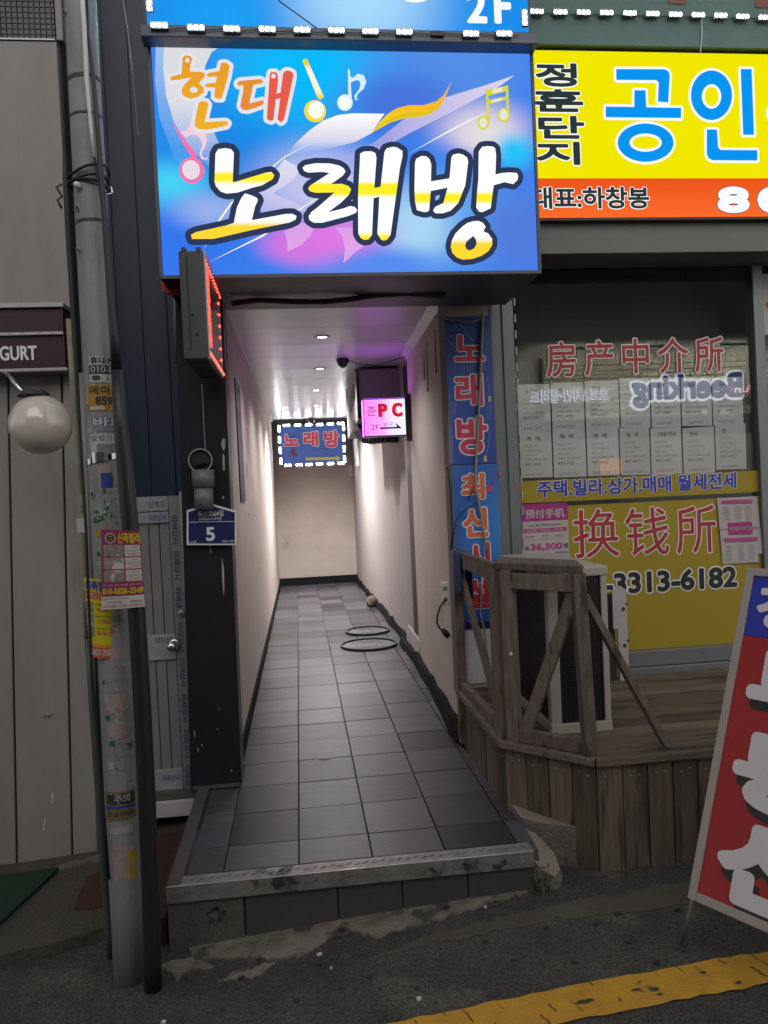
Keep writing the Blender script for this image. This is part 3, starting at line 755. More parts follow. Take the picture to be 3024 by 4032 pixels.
shp([(800, 930), (830, 970), (838, 1020), (832, 1075), (880, 1030), (925, 1000), (930, 960), (880, 930)], G_pet, .0016)
G_rib = glow_ramp('ribbon_yellow', [(zt(545), rgb(252, 190, 24)[:3]), (zt(490), rgb(240, 214, 30)[:3]), (zt(440), rgb(252, 190, 40)[:3]), (zt(330), rgb(230, 170, 80)[:3])])
shp([(944, 546), (975, 505), (1010, 468), (1050, 442), (1100, 430), (1160, 430), (1210, 415), (1240, 390), (1275, 330), (1248, 398), (1225, 440), (1190, 465), (1150, 478), (1080, 484), (1020, 502), (975, 528)], G_rib, .0024)
G_ribd = glow('ribbon_shade_ink', rgb(226, 196, 24)[:3], 1.0)
shp([(980, 512), (1030, 478), (1090, 462), (1170, 458), (1230, 425), (1190, 462), (1150, 475), (1080, 481), (1020, 498)], G_ribd, .0027)
# printed notes
def oval(cx, cy, rx, ry, rot, m, l, n=26):
    r = math.radians(rot); P = []
    for i in range(n):
        t = 2 * math.pi * i / n; x, y = rx * math.cos(t), ry * math.sin(t)
        P.append((cx + x * math.cos(r) - y * math.sin(r), cy + x * math.sin(r) + y * math.cos(r)))
    shp(P, m, l)
G_ny = glow('note_yellow_ink', rgb(246, 222, 50)[:3], 1.0); G_nw = glow('note_white_ink', rgb(252, 252, 246)[:3], 1.0)
G_nyr = glow_ramp('note_stem_ink', [(zt(400), rgb(246, 214, 30)[:3]), (zt(370), rgb(252, 246, 220)[:3]), (zt(290), rgb(252, 248, 226)[:3]), (zt(262), rgb(244, 210, 40)[:3])])
shp([(664, 246), (682, 240), (752, 396), (738, 408), (726, 400)], G_nyr, .002); oval(716, 455, 44, 46, -35, G_ny, .0024); oval(720, 450, 33, 35, 0, G_nw, .0028)
G_nb = glow('note_paleblue_ink', rgb(214, 240, 254)[:3], 1.0)
shp([(850, 280), (858, 290), (866, 410), (856, 424), (852, 420)], G_nb, .002); oval(838, 420, 32, 34, 0, G_nb, .0024); oval(836, 420, 24, 26, 0, G_nw, .0028)
shp([(852, 312), (872, 318), (890, 302), (915, 308), (925, 335), (915, 362), (890, 385), (884, 402), (894, 408), (880, 410), (876, 392), (894, 368), (902, 345), (895, 328), (878, 330), (858, 340)], G_nb, .0024)
G_np, G_npl = glow('note_pink_ink', rgb(240, 120, 178)[:3], 1.0), glow('note_palepink_ink', rgb(246, 206, 226)[:3], 1.0)
oval(213, 696, 52, 54, 0, G_np, .0024); oval(210, 694, 36, 40, -20, glow('note_grey_ink', rgb(230, 222, 228)[:3], 1.0), .0028)
shp([(130, 500), (148, 520), (226, 622), (240, 660), (215, 648), (180, 592)], G_np, .0022)
shp([(166, 540), (192, 534), (210, 500), (240, 524), (266, 540), (276, 570), (268, 600), (254, 622), (256, 640), (270, 648), (280, 640), (274, 654), (252, 650), (244, 626), (256, 596), (250, 570), (232, 552), (208, 552), (190, 562)], G_npl, .0024)
G_ng = glow('note_lime_ink', rgb(212, 216, 60)[:3], 1.0); G_ngw = glow('note_limewhite_ink', rgb(232, 232, 210)[:3], 1.0)
shp([(1412, 368), (1422, 364), (1428, 500), (1420, 506), (1416, 470)], G_ng, .002); shp([(1494, 352), (1504, 350), (1508, 470), (1499, 478)], G_ng, .002)
shp([(1412, 368), (1502, 350), (1502, 372), (1414, 394)], G_ng, .0022); shp([(1440, 366), (1480, 358), (1480, 374), (1440, 384)], G_ngw, .0025)
shp([(1416, 412), (1502, 392), (1502, 406), (1418, 428)], G_ng, .0022); shp([(1436, 410), (1478, 400), (1478, 410), (1436, 421)], G_ngw, .0025)
oval(1402, 502, 24, 29, 0, G_ng, .0024); oval(1402, 502, 16, 21, 0, G_ngw, .0028); oval(1486, 472, 24, 30, 0, G_ng, .0024); oval(1486, 470, 17, 22, 0, G_ngw, .0028)
art.build('printed_artwork', None, blue)
# lettering
def letters(name, cr_, polys, m, om, r, lift, holes=()):
    mb = MB(); pts = []
    for q, pl in enumerate(polys):
        P = [at(*cr_(x, y), YS) + Vector((0, -lift - .0001 * q, 0)) for x, y in pl]
        fat(mb, P, r, om); pts.append(P)
    for q, P in enumerate(pts):
        fpoly(mb, [p + Vector((0, -.0015 - .0002 * q, 0)) for p in P], m)
    for (pl, hm) in holes:
        fpoly(mb, [at(*cr_(x, y), YS) + Vector((0, -lift - .003, 0)) for x, y in pl], hm)
    return mb.build(name, None, blue)
def circ(cx, cy, rx, ry, n=16): return [(cx + rx * math.cos(2 * math.pi * i / n), cy + ry * math.sin(2 * math.pi * i / n)) for i in range(n)]
zpx = lambda py: (at(800, py / S, YS) - OB).z     # full-resolution photo row -> height on the sign
G_org = glow_ramp('orange_letter_ink', [(zpx(520), rgb(238, 178, 40)[:3]), (zpx(200), rgb(232, 150, 40)[:3])])
G_ord = glow_ramp('deep_orange_letter_ink', [(zpx(500), rgb(240, 130, 62)[:3]), (zpx(300), rgb(224, 150, 48)[:3])])
G_rdl = glow('red_letter_ink', rgb(234, 92, 74)[:3], 1.0); G_wo = glow('white_letter_outline', rgb(228, 228, 236)[:3], 1.0)
cA = crop(600, 150, 750)
letters('lettering', cA, [[(265, 180), (290, 158), (330, 162), (352, 190), (335, 230), (328, 300), (420, 300), (458, 315), (455, 350), (405, 400), (450, 440), (450, 480), (400, 520), (330, 535), (270, 510), (252, 465), (280, 415), (340, 350), (200, 375), (160, 375), (160, 345), (255, 320), (262, 250)],
    [(600, 225), (640, 222), (675, 245), (660, 340), (605, 535), (560, 535), (540, 520), (548, 440), (470, 435), (458, 420), (480, 403), (555, 395), (565, 340), (490, 348), (472, 330), (490, 312), (585, 295)],
    [(405, 575), (430, 555), (475, 562), (490, 585), (455, 740), (640, 730), (662, 745), (650, 770), (480, 805), (400, 800), (370, 770), (372, 720)]], G_org, G_wo, .0165, .006,
    [(circ(307, 203, 20, 20), G_wo), (circ(362, 460, 34, 26), G_wo)])
letters('lettering', cA, [[(740, 400), (760, 380), (940, 365), (968, 380), (955, 400), (880, 415), (865, 480), (845, 575), (960, 548), (975, 568), (950, 595), (830, 635), (785, 630), (765, 600), (790, 480), (795, 420), (745, 420)]], G_ord, G_wo, .0165, .006)
letters('lettering', cA, [[(1022, 330), (1030, 305), (1070, 303), (1092, 320), (1095, 380), (1080, 490), (1115, 485), (1140, 310), (1165, 290), (1195, 292), (1225, 310), (1225, 350), (1180, 560), (1145, 720), (1120, 740), (1090, 715), (1110, 560), (1115, 530), (1075, 540), (1055, 715), (1035, 730), (1000, 715), (998, 690)]], G_rdl, G_wo, .0165, .0062,
    [(circ(1055, 340, 20, 20), G_wo)])
Wh, Yl, Gd = (.98, .98, 1.0), rgb(250, 232, 40)[:3], rgb(254, 212, 50)[:3]
G_navy = glow('navy_letter_outline', rgb(46, 58, 88)[:3], 1.0)
def band(name, bs):
    st = []
    for z, c in bs: st.append((zpx(z), c))
    return glow_ramp(name, st, strength=1.08)
g_no = band('letter_fill_no', [(1010, Gd), (890, Gd), (868, Wh), (735, Wh), (712, Yl), (690, Yl), (672, Wh), (540, Wh)])
g_rae = band('letter_fill_rae', [(1010, Yl), (935, Yl), (910, Wh), (785, Wh), (766, Yl), (730, Yl), (714, Wh), (540, Wh)])
g_bang = band('letter_fill_bang', [(1060, Gd), (968, Gd), (940, Wh), (815, Wh), (795, Yl), (772, Yl), (752, Wh), (540, Wh)])
letters('lettering', crop(700, 540, 500), [[(495, 230), (530, 170), (620, 155), (700, 170), (735, 215), (720, 590), (740, 600), (1150, 475), (1220, 465), (1262, 505), (1240, 560), (1100, 640), (980, 670), (780, 735), (640, 748), (560, 720), (500, 650), (483, 590)],
    [(880, 745), (960, 770), (1030, 800), (1050, 830), (1010, 920), (970, 1095), (1400, 1015), (1500, 1012), (1552, 1040), (1540, 1085), (1460, 1125), (980, 1220), (470, 1338), (190, 1340), (175, 1285), (240, 1250), (630, 1165), (735, 1130), (775, 930), (830, 810)]], g_no, G_navy, .0265, .008)
letters('lettering', crop(1150, 540, 470), [[(145, 435), (190, 400), (330, 375), (520, 378), (650, 405), (715, 445), (742, 490), (700, 550), (540, 665), (690, 660), (780, 690), (818, 735), (790, 810), (680, 920), (500, 1055), (720, 1000), (800, 968), (870, 980), (905, 1030), (880, 1065), (780, 1105), (420, 1200), (300, 1200), (240, 1160), (230, 1110), (270, 1050), (350, 990), (590, 780), (330, 785), (250, 765), (222, 725), (250, 685), (400, 590), (520, 512), (420, 495), (220, 505), (165, 480)],
    [(945, 240), (1000, 212), (1100, 210), (1155, 235), (1170, 300), (1140, 720), (1228, 700), (1280, 220), (1310, 170), (1390, 148), (1450, 155), (1530, 205), (1530, 280), (1495, 440), (1440, 830), (1365, 1370), (1320, 1430), (1270, 1450), (1230, 1430), (1182, 1350), (1210, 840), (1130, 860), (1108, 1370), (1060, 1430), (1000, 1440), (950, 1410), (918, 1350), (915, 820)]], g_rae, G_navy, .0255, .0085)
letters('lettering', crop(1580, 540, 500), [[(175, 350), (190, 295), (260, 258), (320, 262), (365, 300), (387, 370), (383, 590), (625, 550), (650, 270), (680, 238), (740, 225), (800, 240), (855, 280), (868, 330), (830, 640), (790, 740), (740, 870), (640, 970), (540, 1005), (440, 1005), (410, 970), (440, 920), (545, 870), (600, 670), (380, 715), (360, 960), (340, 985), (290, 990), (200, 965), (175, 850), (168, 700)],
    [(1005, 200), (1050, 140), (1110, 130), (1190, 135), (1220, 160), (1232, 260), (1222, 500), (1300, 482), (1400, 473), (1500, 480), (1520, 520), (1510, 570), (1455, 625), (1340, 600), (1200, 640), (1160, 940), (1050, 992), (1010, 985), (972, 930), (985, 720), (1000, 560)],
    [(930, 1110), (1000, 1105), (1060, 1130), (1095, 1180), (1065, 1240), (1130, 1270), (1180, 1340), (1180, 1420), (1130, 1500), (1040, 1560), (920, 1600), (800, 1610), (720, 1580), (660, 1520), (640, 1440), (655, 1360), (700, 1270), (790, 1180), (860, 1130)]], g_bang, G_navy, .0255, .009,
    [([(933, 1300), (970, 1350), (978, 1400), (950, 1460), (890, 1492), (845, 1475), (828, 1430), (840, 1380)], G_navy)])
# cable loom and red tags under the sign
w = MB(); pth = [at(u, v, 3.95) for u, v in ((500, 655), (560, 648), (640, 652), (700, 652), (760, 646), (810, 638), (880, 634), (960, 640))]
w.tube(pth, .014, 8); tag(w.build('cable_loom', M_black, smooth=True), 'thick black cable bundle slung under the big blue sign', 'cable')
p = at(372, 618, 3.75)
tag(MB().hexa([p + Vector(q) for q in ((-.05, 0, -.03), (.03, 0, -.045), (.03, .01, -.045), (-.05, .01, -.03), (-.055, 0, .02), (.04, 0, .02), (.04, .01, .02), (-.055, .01, .02))]).build('red_bracket', mat('red_enamel', (.35, .02, .03), .4), bevel=.003), 'red painted bracket at the lower corner of the blue sign', 'bracket')

# ------------------------------------------------------------------ upper sign above it, with its LED row
c6b = crop(580, 0, 1600)
def s6(x, y, l=0.0, Y=3.58): u, v = c6b(x, y); return at(u, v, Y) + Vector((0, -l, 0))
ZU = at(320, 74, 3.58).z
up = thing('upper_sign', (.3, 3.58, ZU), 'bright blue upper sign marked 2F with white LEDs along its foot', 'sign')
G_up = glow_blobs('upper_blue_print', rgb(30, 142, 236)[:3], [((s6(880, 40) - ORG[up.name]).x, .2, .62, .55, rgb(168, 218, 252)[:3]), ((s6(300, 40) - ORG[up.name]).x, .1, .4, .4, rgb(28, 158, 244)[:3])], 1.0)
a_, b_ = -.565, 1.185
MB().add([(a_, 3.58, ZU), (b_, 3.58, ZU), (b_, 3.58, ZU + .9), (a_, 3.58, ZU + .9)], [(0, 1, 2, 3)]).build('lit_face', G_up, up)
MB().box((a_ - .015, 3.587, ZU), (b_ + .015, 4.1, ZU + .92)).build('cabinet', mat('dark_sign_case', ()), up)
MB().box((a_ - .02, 3.50, ZU - .055), (b_ + .02, 3.586, ZU - .002)).build('foot_rail', mat('slate_rail', (.09, .10, .13), .4, .3), up, bevel=.004)
lb = MB(); Fb = fmap((0, 3.58, 0), (1, 3.58, 0), (0, 3.58, 1)); G_w1 = glow('lit_white_ink', (.93, .97, 1.0), 1.0)
p, q = s6(1300, -42), s6(1388, 98); write(lb, '2', Fb, G_w1, (p.x, q.z, q.x, p.z), .003, .035)
p, q = s6(1412, -42), s6(1487, 100); write(lb, 'F', Fb, G_w1, (p.x, q.z, q.x, p.z), .003, .045)
lb.build('lettering', None, up); lb = MB()
fpoly(lb, [s6(1095 + 62 * math.cos(i * .3), -18 + 30 * math.sin(i * .3), .003) for i in range(21)], G_w1)
lb.build('lettering', None, up)
w = MB(); w.tube([s6(530, -5, .004), s6(540, 8, .004), s6(640, 80, .004), s6(720, 138, .004)], .003, 6); tag(w.build('thin_wire', M_black), 'thin dark wire hanging across the bright upper sign', 'wire')
def led3(mbname, parent, pts, scale=1.0, dead=()):
    pr = None
    for i, (p, vert) in enumerate(pts):
        rel = p - ORG[parent.name]
        if pr is None: pr = led_mesh(.076 * scale, .030 * scale, .012).build('led_module', None, parent, origin=(0, 0, 0)); o = pr
        else: o = copy_part(pr, rel, parent)
        o.location = rel
        if vert: o.rotation_euler = (0, math.radians(90), 0)
led3('led', up, [(s6(x, y, 0, 3.495), 0) for x, y in ((50, 108), (200, 118), (345, 122), (490, 124), (632, 126), (772, 128), (910, 132), (1048, 135), (1320, 142), (1455, 142))] + [(s6(1538, 78, 0, 3.495), 1), (s6(10, 16, 0, 3.495), 1)])
dm = s6(1185, 140, 0, 3.495)
MB().box((dm.x - .03, 3.485, dm.z - .01), (dm.x + .03, 3.499, dm.z + .01)).build('unlit_module', M_dark, up)
w = MB(); wp = []
for i in range(30):
    p = s6(40 + i * 51, 116 + i * 1.0 + 4 * math.sin(i * 2.1), 0, 3.492); wp.append(p)
w.tube(wp, .002, 5); w.build('led_wire', M_black, up)

# ================================================================== YELLOW ESTATE AGENT SIGN AND AWNING
YY = 4.0
cY = crop(2000, 0, 1024)
def sy(x, y, l=0.0): u, v = cY(x, y); return at(u, v, YY) + Vector((0, -l, 0))
ZT, ZM, ZB = 3.93, 3.262, 3.054
est = thing('estate_agent_sign', (2.4, YY, ZB), 'long glowing yellow and orange lightbox sign with blue Korean letters', 'sign')
G_ye, G_oe = glow('lit_yellow', rgb(244, 234, 0)[:3], .98), glow_ramp('lit_orange', [(0, rgb(252, 108, 44)[:3]), (ZM - ZB, rgb(234, 84, 26)[:3])])
XA, XB = 1.20, 4.6
MB().add([(XA, YY, ZM), (XB, YY, ZM), (XB, YY, ZT), (XA, YY, ZT)], [(0, 1, 2, 3)]).build('yellow_face', G_ye, est)
MB().add([(XA, YY, ZB), (XB, YY, ZB), (XB, YY, ZM), (XA, YY, ZM)], [(0, 1, 2, 3)]).build('orange_face', G_oe, est)
MB().box((XA, YY + .006, ZB - .01), (XB, YY + .07, ZT + .012)).build('cabinet', mat('dark_sign_case', ()), est)
Fb = fmap((0, YY, 0), (1, YY, 0), (0, YY, 1)); lb = MB()
G_bl, G_dk = glow('lit_sky_blue', rgb(8, 148, 240)[:3], 1.0), glow('lit_charcoal', rgb(44, 56, 54)[:3], 1.0)
for ch, r in (('중', (1655, 440, 2120, 1030)), ('개', (2200, 440, 2640, 1030))):
    p, q = sy(r[0], r[1]), sy(r[2], r[3]); write(lb, ch, Fb, G_bl, (p.x, q.z, q.x, p.z), .004, .045, G_w1, .028)
def ell(cx, cy, rx, ry, n=40): return [(cx + rx * math.cos(2 * math.pi * i / n), cy + ry * math.sin(2 * math.pi * i / n)) for i in range(n)]
for q, (pl, hole) in enumerate((([(688, 443), (995, 444), (1020, 455), (1030, 482), (1020, 656), (955, 650), (960, 528), (945, 514), (690, 512)], None),
        ([(805, 578), (875, 578), (880, 687), (1102, 690), (1102, 755), (622, 750), (622, 682), (804, 684)], None), (ell(876, 912, 178, 122), (876, 912, 103, 58)),
        (ell(1296, 610, 131, 158), (1296, 618, 62, 78)), ([(1482, 443), (1552, 443), (1567, 862), (1498, 862)], None),
        ([(1266, 828), (1330, 828), (1338, 940), (1352, 958), (1588, 960), (1588, 1026), (1302, 1024), (1276, 1010), (1266, 980)], None))):
    fat(lb, [sy(x, y, .002 + .0001 * q) for x, y in pl], .0135, G_w1); fpoly(lb, [sy(x, y, .004) for x, y in pl], G_bl)
    if hole:
        fpoly(lb, [sy(x, y, .0045) for x, y in ell(*hole)], G_w1); fpoly(lb, [sy(x, y, .005) for x, y in ell(hole[0], hole[1], hole[2] - 18, hole[3] - 17)], G_ye)
for ch, r in (('정', (168, 405, 445, 556)), ('훈', (152, 572, 485, 716)), ('단', (185, 742, 492, 886)), ('지', (172, 908, 465, 1052))):
    p, q = sy(r[0], r[1]), sy(r[2], r[3]); write(lb, ch, Fb, G_dk, (p.x, q.z, q.x, p.z), .004, .03, G_w1, .03)
p, q = sy(150, 1195), sy(902, 1332); write(lb, '대표:하창봉', Fb, G_dk, (p.x, q.z, q.x, p.z), .004, .03, G_w1, .035)
for ch, r in (('8', (1322, 1196, 1548, 1356)), ('0', (1578, 1196, 1806, 1358))):
    p, q = sy(r[0], r[1]), sy(r[2], r[3]); write(lb, ch, Fb, G_w1, (p.x, q.z, q.x, p.z), .004, .05, glow('lit_maroon_line', (.12, .03, .03), 1), .012)
lb.build('lettering', None, est)
awn = thing('green_awning', (2.6, 4.0, 4.0), 'dark green fabric awning board above the yellow sign with LED row', 'awning')
M_grn = mat('dark_green_fabric', (.12, .20, .185), .75, col2=(.09, .155, .145), scale=4, bump=.25, bscale=14)
zz = at(1400, 60, 3.97).z
MB().box((1.20, 3.97, ZT + .016), (4.6, 4.2, 4.7)).build('fabric', M_grn, awn)
led3('led', awn, [(at(*cY(x, y), 3.955), 0) for x, y in ((180, 80), (330, 84), (478, 86), (625, 88), (773, 91), (918, 94), (1063, 99), (1208, 102), (1350, 106), (1490, 112), (1632, 118))])
w = MB(); w.tube([at(*cY(100 + i * 62, 84 + i * 1.4), 3.962) for i in range(26)], .002, 5); w.build('led_wire', M_black, awn)
M_brick = mat('brown_vinyl', (.22, .07, .045), .6)
for x0, x1, y1 in ((1020, 1135, 25), (1575, 1700, 50)):
    lb = MB(); lb.mat(M_brick); p, q = at(*cY(x0, -120), 3.966), at(*cY(x1, y1), 3.966); lb.add([(p.x, 3.966, q.z), (q.x, 3.966, q.z), (q.x, 3.966, p.z), (p.x, 3.966, p.z)], [(0, 1, 2, 3)]); lb.build('cropped_lettering', None, awn)
w = MB(); w.tube([at(*cY(1236, 120), 3.95), at(*cY(1238, 230), 3.96), at(*cY(1228, 335), 3.97)], .0025, 5); tag(w.build('dangling_string', M_white), 'thin white string dangling in front of the green awning', 'string')

# ================================================================== LEFT: DARK PILLAR, GATE, GREY PANEL BUILDING
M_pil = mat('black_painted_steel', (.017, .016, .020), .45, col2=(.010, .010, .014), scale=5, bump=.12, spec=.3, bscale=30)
pil = thing('entrance_pillar', (-.47, 3.95, .18), 'black painted pillar at the mouth of the alley with scraped paint', 'pillar')
q = [at(412, 1180, 3.94), at(412, 1700, 3.94), at(510, 1200, 3.94), at(522, 1693, 3.94)]
xl = lambda z: q[1].x + (q[0].x - q[1].x) * (z - q[1].z) / (q[0].z - q[1].z)
xr = lambda z: q[3].x + (q[2].x - q[3].x) * (z - q[3].z) / (q[2].z - q[3].z)
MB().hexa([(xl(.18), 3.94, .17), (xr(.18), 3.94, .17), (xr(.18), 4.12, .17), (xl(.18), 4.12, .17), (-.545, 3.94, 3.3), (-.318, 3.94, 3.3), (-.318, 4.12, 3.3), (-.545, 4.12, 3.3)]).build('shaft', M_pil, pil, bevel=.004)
p0, p1 = at(436, 830, 3.937), at(455, 1195, 3.937)
MB().beam(p0, p1, .004, .004).build('seam_strip', mat('pale_seam', (.28, .28, .3), .5), pil)
M_scr = mat('scraped_primer', (.42, .41, .38), .9)
for u, v, w_, h_ in ((483, 960, .022, .07), (483, 1000, .018, .09), (482, 1075, .014, .02), (484, 1150, .010, .012), (482, 1245, .013, .20), (420, 1585, .006, .04), (428, 1620, .006, .03), (470, 1575, .005, .01), (436, 1610, .006, .012), (474, 1530, .004, .012), (500, 1665, .008, .012)):
    p = at(u, v, 3.9385); k = 10
    P = [(p.x + w_ * .5 * math.cos(i * 2 * math.pi / k) * random.uniform(.5, 1.1), 3.9385, p.z + h_ * .5 * math.sin(i * 2 * math.pi / k) * random.uniform(.7, 1.1)) for i in range(k)]
    m_ = MB(); m_.poly([Vector(x) for x in P]); m_.build('paint_scrape', M_scr, pil)
MB().box((-.60, 3.935, .178), (-.36, 3.945, .196)).build('mortar_line', M_cem, pil)

# vent pipe standing on the pillar
pv = thing('vent_pipe', tuple(at(440, 1085, 3.87)), 'grey plastic pipe with an open elbow mouth above the blue house number', 'pipe')
M_pvc = mat('grey_pvc', (.17, .175, .20), .4)
a = at(440, 1100, 3.87); b = at(440, 1052, 3.87); c = at(438, 1015, 3.87); e = at(434, 995, 3.87)
MB().tube([a, b], .047, 24).build('pipe', M_pvc, pv, smooth=True)
MB().tube([b, c], .055, 24).build('coupling', M_pvc, pv, smooth=True)
eb = MB(); eb.tube([c, e + Vector((0, .03, 0)), e + Vector((0, -.02, .0))], [.053, .056, .056], 24, cap=False); elb = eb.build('elbow', M_black, pv, smooth=True)
MB().disc(e + Vector((0, -.008, 0)), (0, -1, 0), .053, 24).build('dark_mouth', M_black, elb)
MB().ring(e + Vector((0, -.022, 0)), (0, -1, 0), .0535, .0585, .004, 36).build('mouth_rim', mat('pale_pvc', (.42, .42, .44), .4), elb)

# house number plate
M_navy = mat('navy_plate', (.022, .028, .12), .35, spec=.4)
t = thing('house_number_plate', tuple(at(455, 1180, 3.90)), 'navy five-sided house number plate with white border reading 5', 'house number plate')
P5 = [(403, 1178), (511, 1178), (511, 1104), (456, 1088), (403, 1102)]
MB().slab([at(u, v, 3.905) for u, v in P5], (0, 1, 0), .012).build('plate', M_lwhite, t, bevel=.003)
inn = [(407, 1174), (507, 1174), (507, 1107), (456, 1092.5), (407, 1106)]
m_ = MB(); m_.slab([at(u, v, 3.9035) for u, v in inn], (0, 1, 0), .003); m_.build('blue_field', M_navy, t)
lb = MB()
def pr_text(mb, body, Y, u0, v0, u1, v1, m, bold=.01, lift=.002, out=None, outw=.04, mirror=False):
    write(mb, body, rectF(Y, u0, v0, u1, v1), m, (0, 0, 1, 1), lift, bold, out, outw)
pr_text(lb, '독산로64길', 3.903, 427, 1104, 483, 1115, M_lwhite, .01)
pr_text(lb, 'Doksan-ro 64-gil', 3.903, 430, 1118, 479, 1124, M_lwhite, .0)
pr_text(lb, '5', 3.903, 444, 1139, 465, 1168, M_lwhite, .03)
pr_text(lb, '독산동', 3.903, 404, 1169, 425, 1173, M_lwhite, 0); pr_text(lb, '1041-28', 3.903, 480, 1167, 504, 1171, M_lwhite, 0)
a, b = at(405, 1128, 3.9015), at(509, 1126, 3.9015); lb.mat(M_lwhite).beam(a, b, .001, .0025)
lb.build('lettering', None, t)

# dark wall added to fill the gap; its navy paints in lens veil
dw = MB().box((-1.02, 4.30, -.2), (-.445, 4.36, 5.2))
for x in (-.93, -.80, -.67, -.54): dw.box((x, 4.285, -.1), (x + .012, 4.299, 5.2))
tag(dw.build('gap_fill_wall', mat('navy_veil_tint', (.026, .036, .078), .45, col2=(.014, .020, .044), scale=2.5, stretch=(4, 4, .5), bump=.1, bscale=20)), 'dark wall added to fill the narrow gap above the metal gate, navy standing in for lens veil', 'wall')
tag(MB().tube([at(377, 625, 4.2), at(378, 700, 4.2), at(381, 785, 4.2)], .008, 10).build('wall_conduit', mat('grey_conduit', (.2, .2, .22), .4), smooth=True), 'thin grey conduit hanging in the dark gap beside the red LED board', 'conduit')

# metal gate
YG = 4.05
gate = thing('metal_gate', tuple(at(350, 1715, YG)), 'narrow ribbed grey metal gate with film tape still on its frame', 'gate')
M_gate = mat('grey_gate_panel', (.26, .255, .25), .5, .2, col2=(.20, .195, .19), scale=6, amt=.8, bump=.15, bscale=50)
M_film = mat('protective_film', (.35, .35, .37), .35, col2=(.26, .26, .28), scale=14, amt=.9, bump=.4, bscale=30)
M_blueink = mat('blue_print', (.055, .08, .22), .5)
zg0, zg1 = at(350, 1715, YG).z, at(350, 1072, YG).z
xs0, xs1 = -.875, -.662
ns = 4
for i in range(ns):
    x0 = xs0 + (xs1 - xs0) * i / ns; x1 = xs0 + (xs1 - xs0) * (i + 1) / ns
    MB().box((x0 + .002, YG, zg0 + .04), (x1 - .002, YG + .02, zg1 - .02)).build('slat', M_gate, gate, bevel=.003)
MB().box((xs0, YG + .021, zg0), (-.605, YG + .03, zg1)).build('backing', M_dark, gate)
stile = MB().box((-.66, YG - .012, zg0), (-.602, YG + .03, zg1)).build('lock_stile', M_gate, gate, bevel=.002)
MB().box((-.602, YG - .03, zg0 - .03), (-.575, YG + .05, zg1 + .02)).build('jamb', mat('cream_aluminium', (.42, .42, .39), .5), gate, bevel=.003)
for (z0, z1) in ((zg1 - .075, zg1), (zg1 - .135, zg1 - .08), (.83, .96), (zg0 + .005, zg0 + .13)):
    MB().box((xs0 + (.03 if z0 < .5 else 0), YG - .014, z0), (-.662, YG - .001, z1)).build('cross_rail', M_film, gate, bevel=.002)
lb = MB()
for k in range(8):   # film lettering running up the stile
    z = zg1 - .10 - k * .185
    F = fmap((-.618, YG - .014, z), (-.618, YG - .014, z - .15), (-.59 + .012, YG - .014, z)); F2 = (lambda zz: fmap((-.612, YG - .0145, zz), (-.612, YG - .0145, zz - .15), (-.652 + .09, YG - .0145, zz)))(z)
    FF = lambda s, t_, l, z=z: Vector((-.655 + .04 * t_, YG - .013 - l, z - .15 * s))
    lb = MB(); write(lb, '미래상사', FF, M_blueink, (0, .1, 1, .9), .001, .012); lb.build('film_lettering', None, gate)
for z, bd in ((zg1 - .04, '상호도'), (zg1 - .108, '미래상사'), (.93, '미래'), (zg0 + .085, '미래상사')):
    FF = lambda s, t_, l, z=z: Vector((-.76 + .085 * s, YG - .0145 - l, z - .018 + .036 * t_))
    lb = MB(); write(lb, bd, FF, M_blueink, (0, 0, 1, 1), .0006, .005); lb.build('film_lettering', None, gate)
p = at(376, 1393, YG - .02)
kn = MB(); kn.tube([p + Vector((0, .012, 0)), p, p + Vector((0, -.006, 0))], [.033, .033, .026], 24); kn.build('knob_rose', mat('chrome', (.6, .6, .6), .15, 1.0, col2=(.5, .5, .5)), stile, smooth=True)
kn = MB(); kn.tube([p + Vector((-.008, -.004, 0)), p + Vector((-.008, -.04, -.002)), p + Vector((-.008, -.05, -.002))], [.014, .022, .018], 20); kn.build('knob', mat('chrome', ()), stile, smooth=True)
p = at(391, 1325, YG - .02); MB().tube([p + Vector((0, .01, 0)), p, p + Vector((0, -.004, 0))], [.018, .018, .012], 20).build('deadlock', M_alu, stile, smooth=True)
MB().tube([p + Vector((0, -.004, 0)), p + Vector((0, -.0055, 0))], .006, 12).build('keyhole', M_black, stile)
# threshold below the gate
t = thing('gate_threshold', (-.74, 4.0, 0), 'whitewashed concrete threshold under the metal gate', 'threshold')
MB().box((-.90, 3.985, .03), (-.577, 4.30, .112)).build('white_riser', mat('chipped_whitewash', (.48, .45, .47), .85, col2=(.40, .37, .39), scale=10, bump=.5, bscale=60, stain=(.1, .08, .07), sscale=22, sth=.66), t, bevel=.004)
MB().box((-.90, 4.0, .1125), (-.577, 4.30, .155)).build('grey_ledge', M_cem, t, bevel=.004)
# brick of red painted kerb end beside the step
tag(MB().hexa([(-.66, 3.02, -.2), (-.585, 3.02, -.2), (-.585, 3.9, -.2), (-.66, 3.9, -.2), (-.64, 3.04, .02), (-.585, 3.04, .04), (-.585, 3.9, .05), (-.66, 3.9, .03)]).build('painted_kerb', M_redp, bevel=.01), 'red-brown painted kerb between the pole and the step', 'kerb')

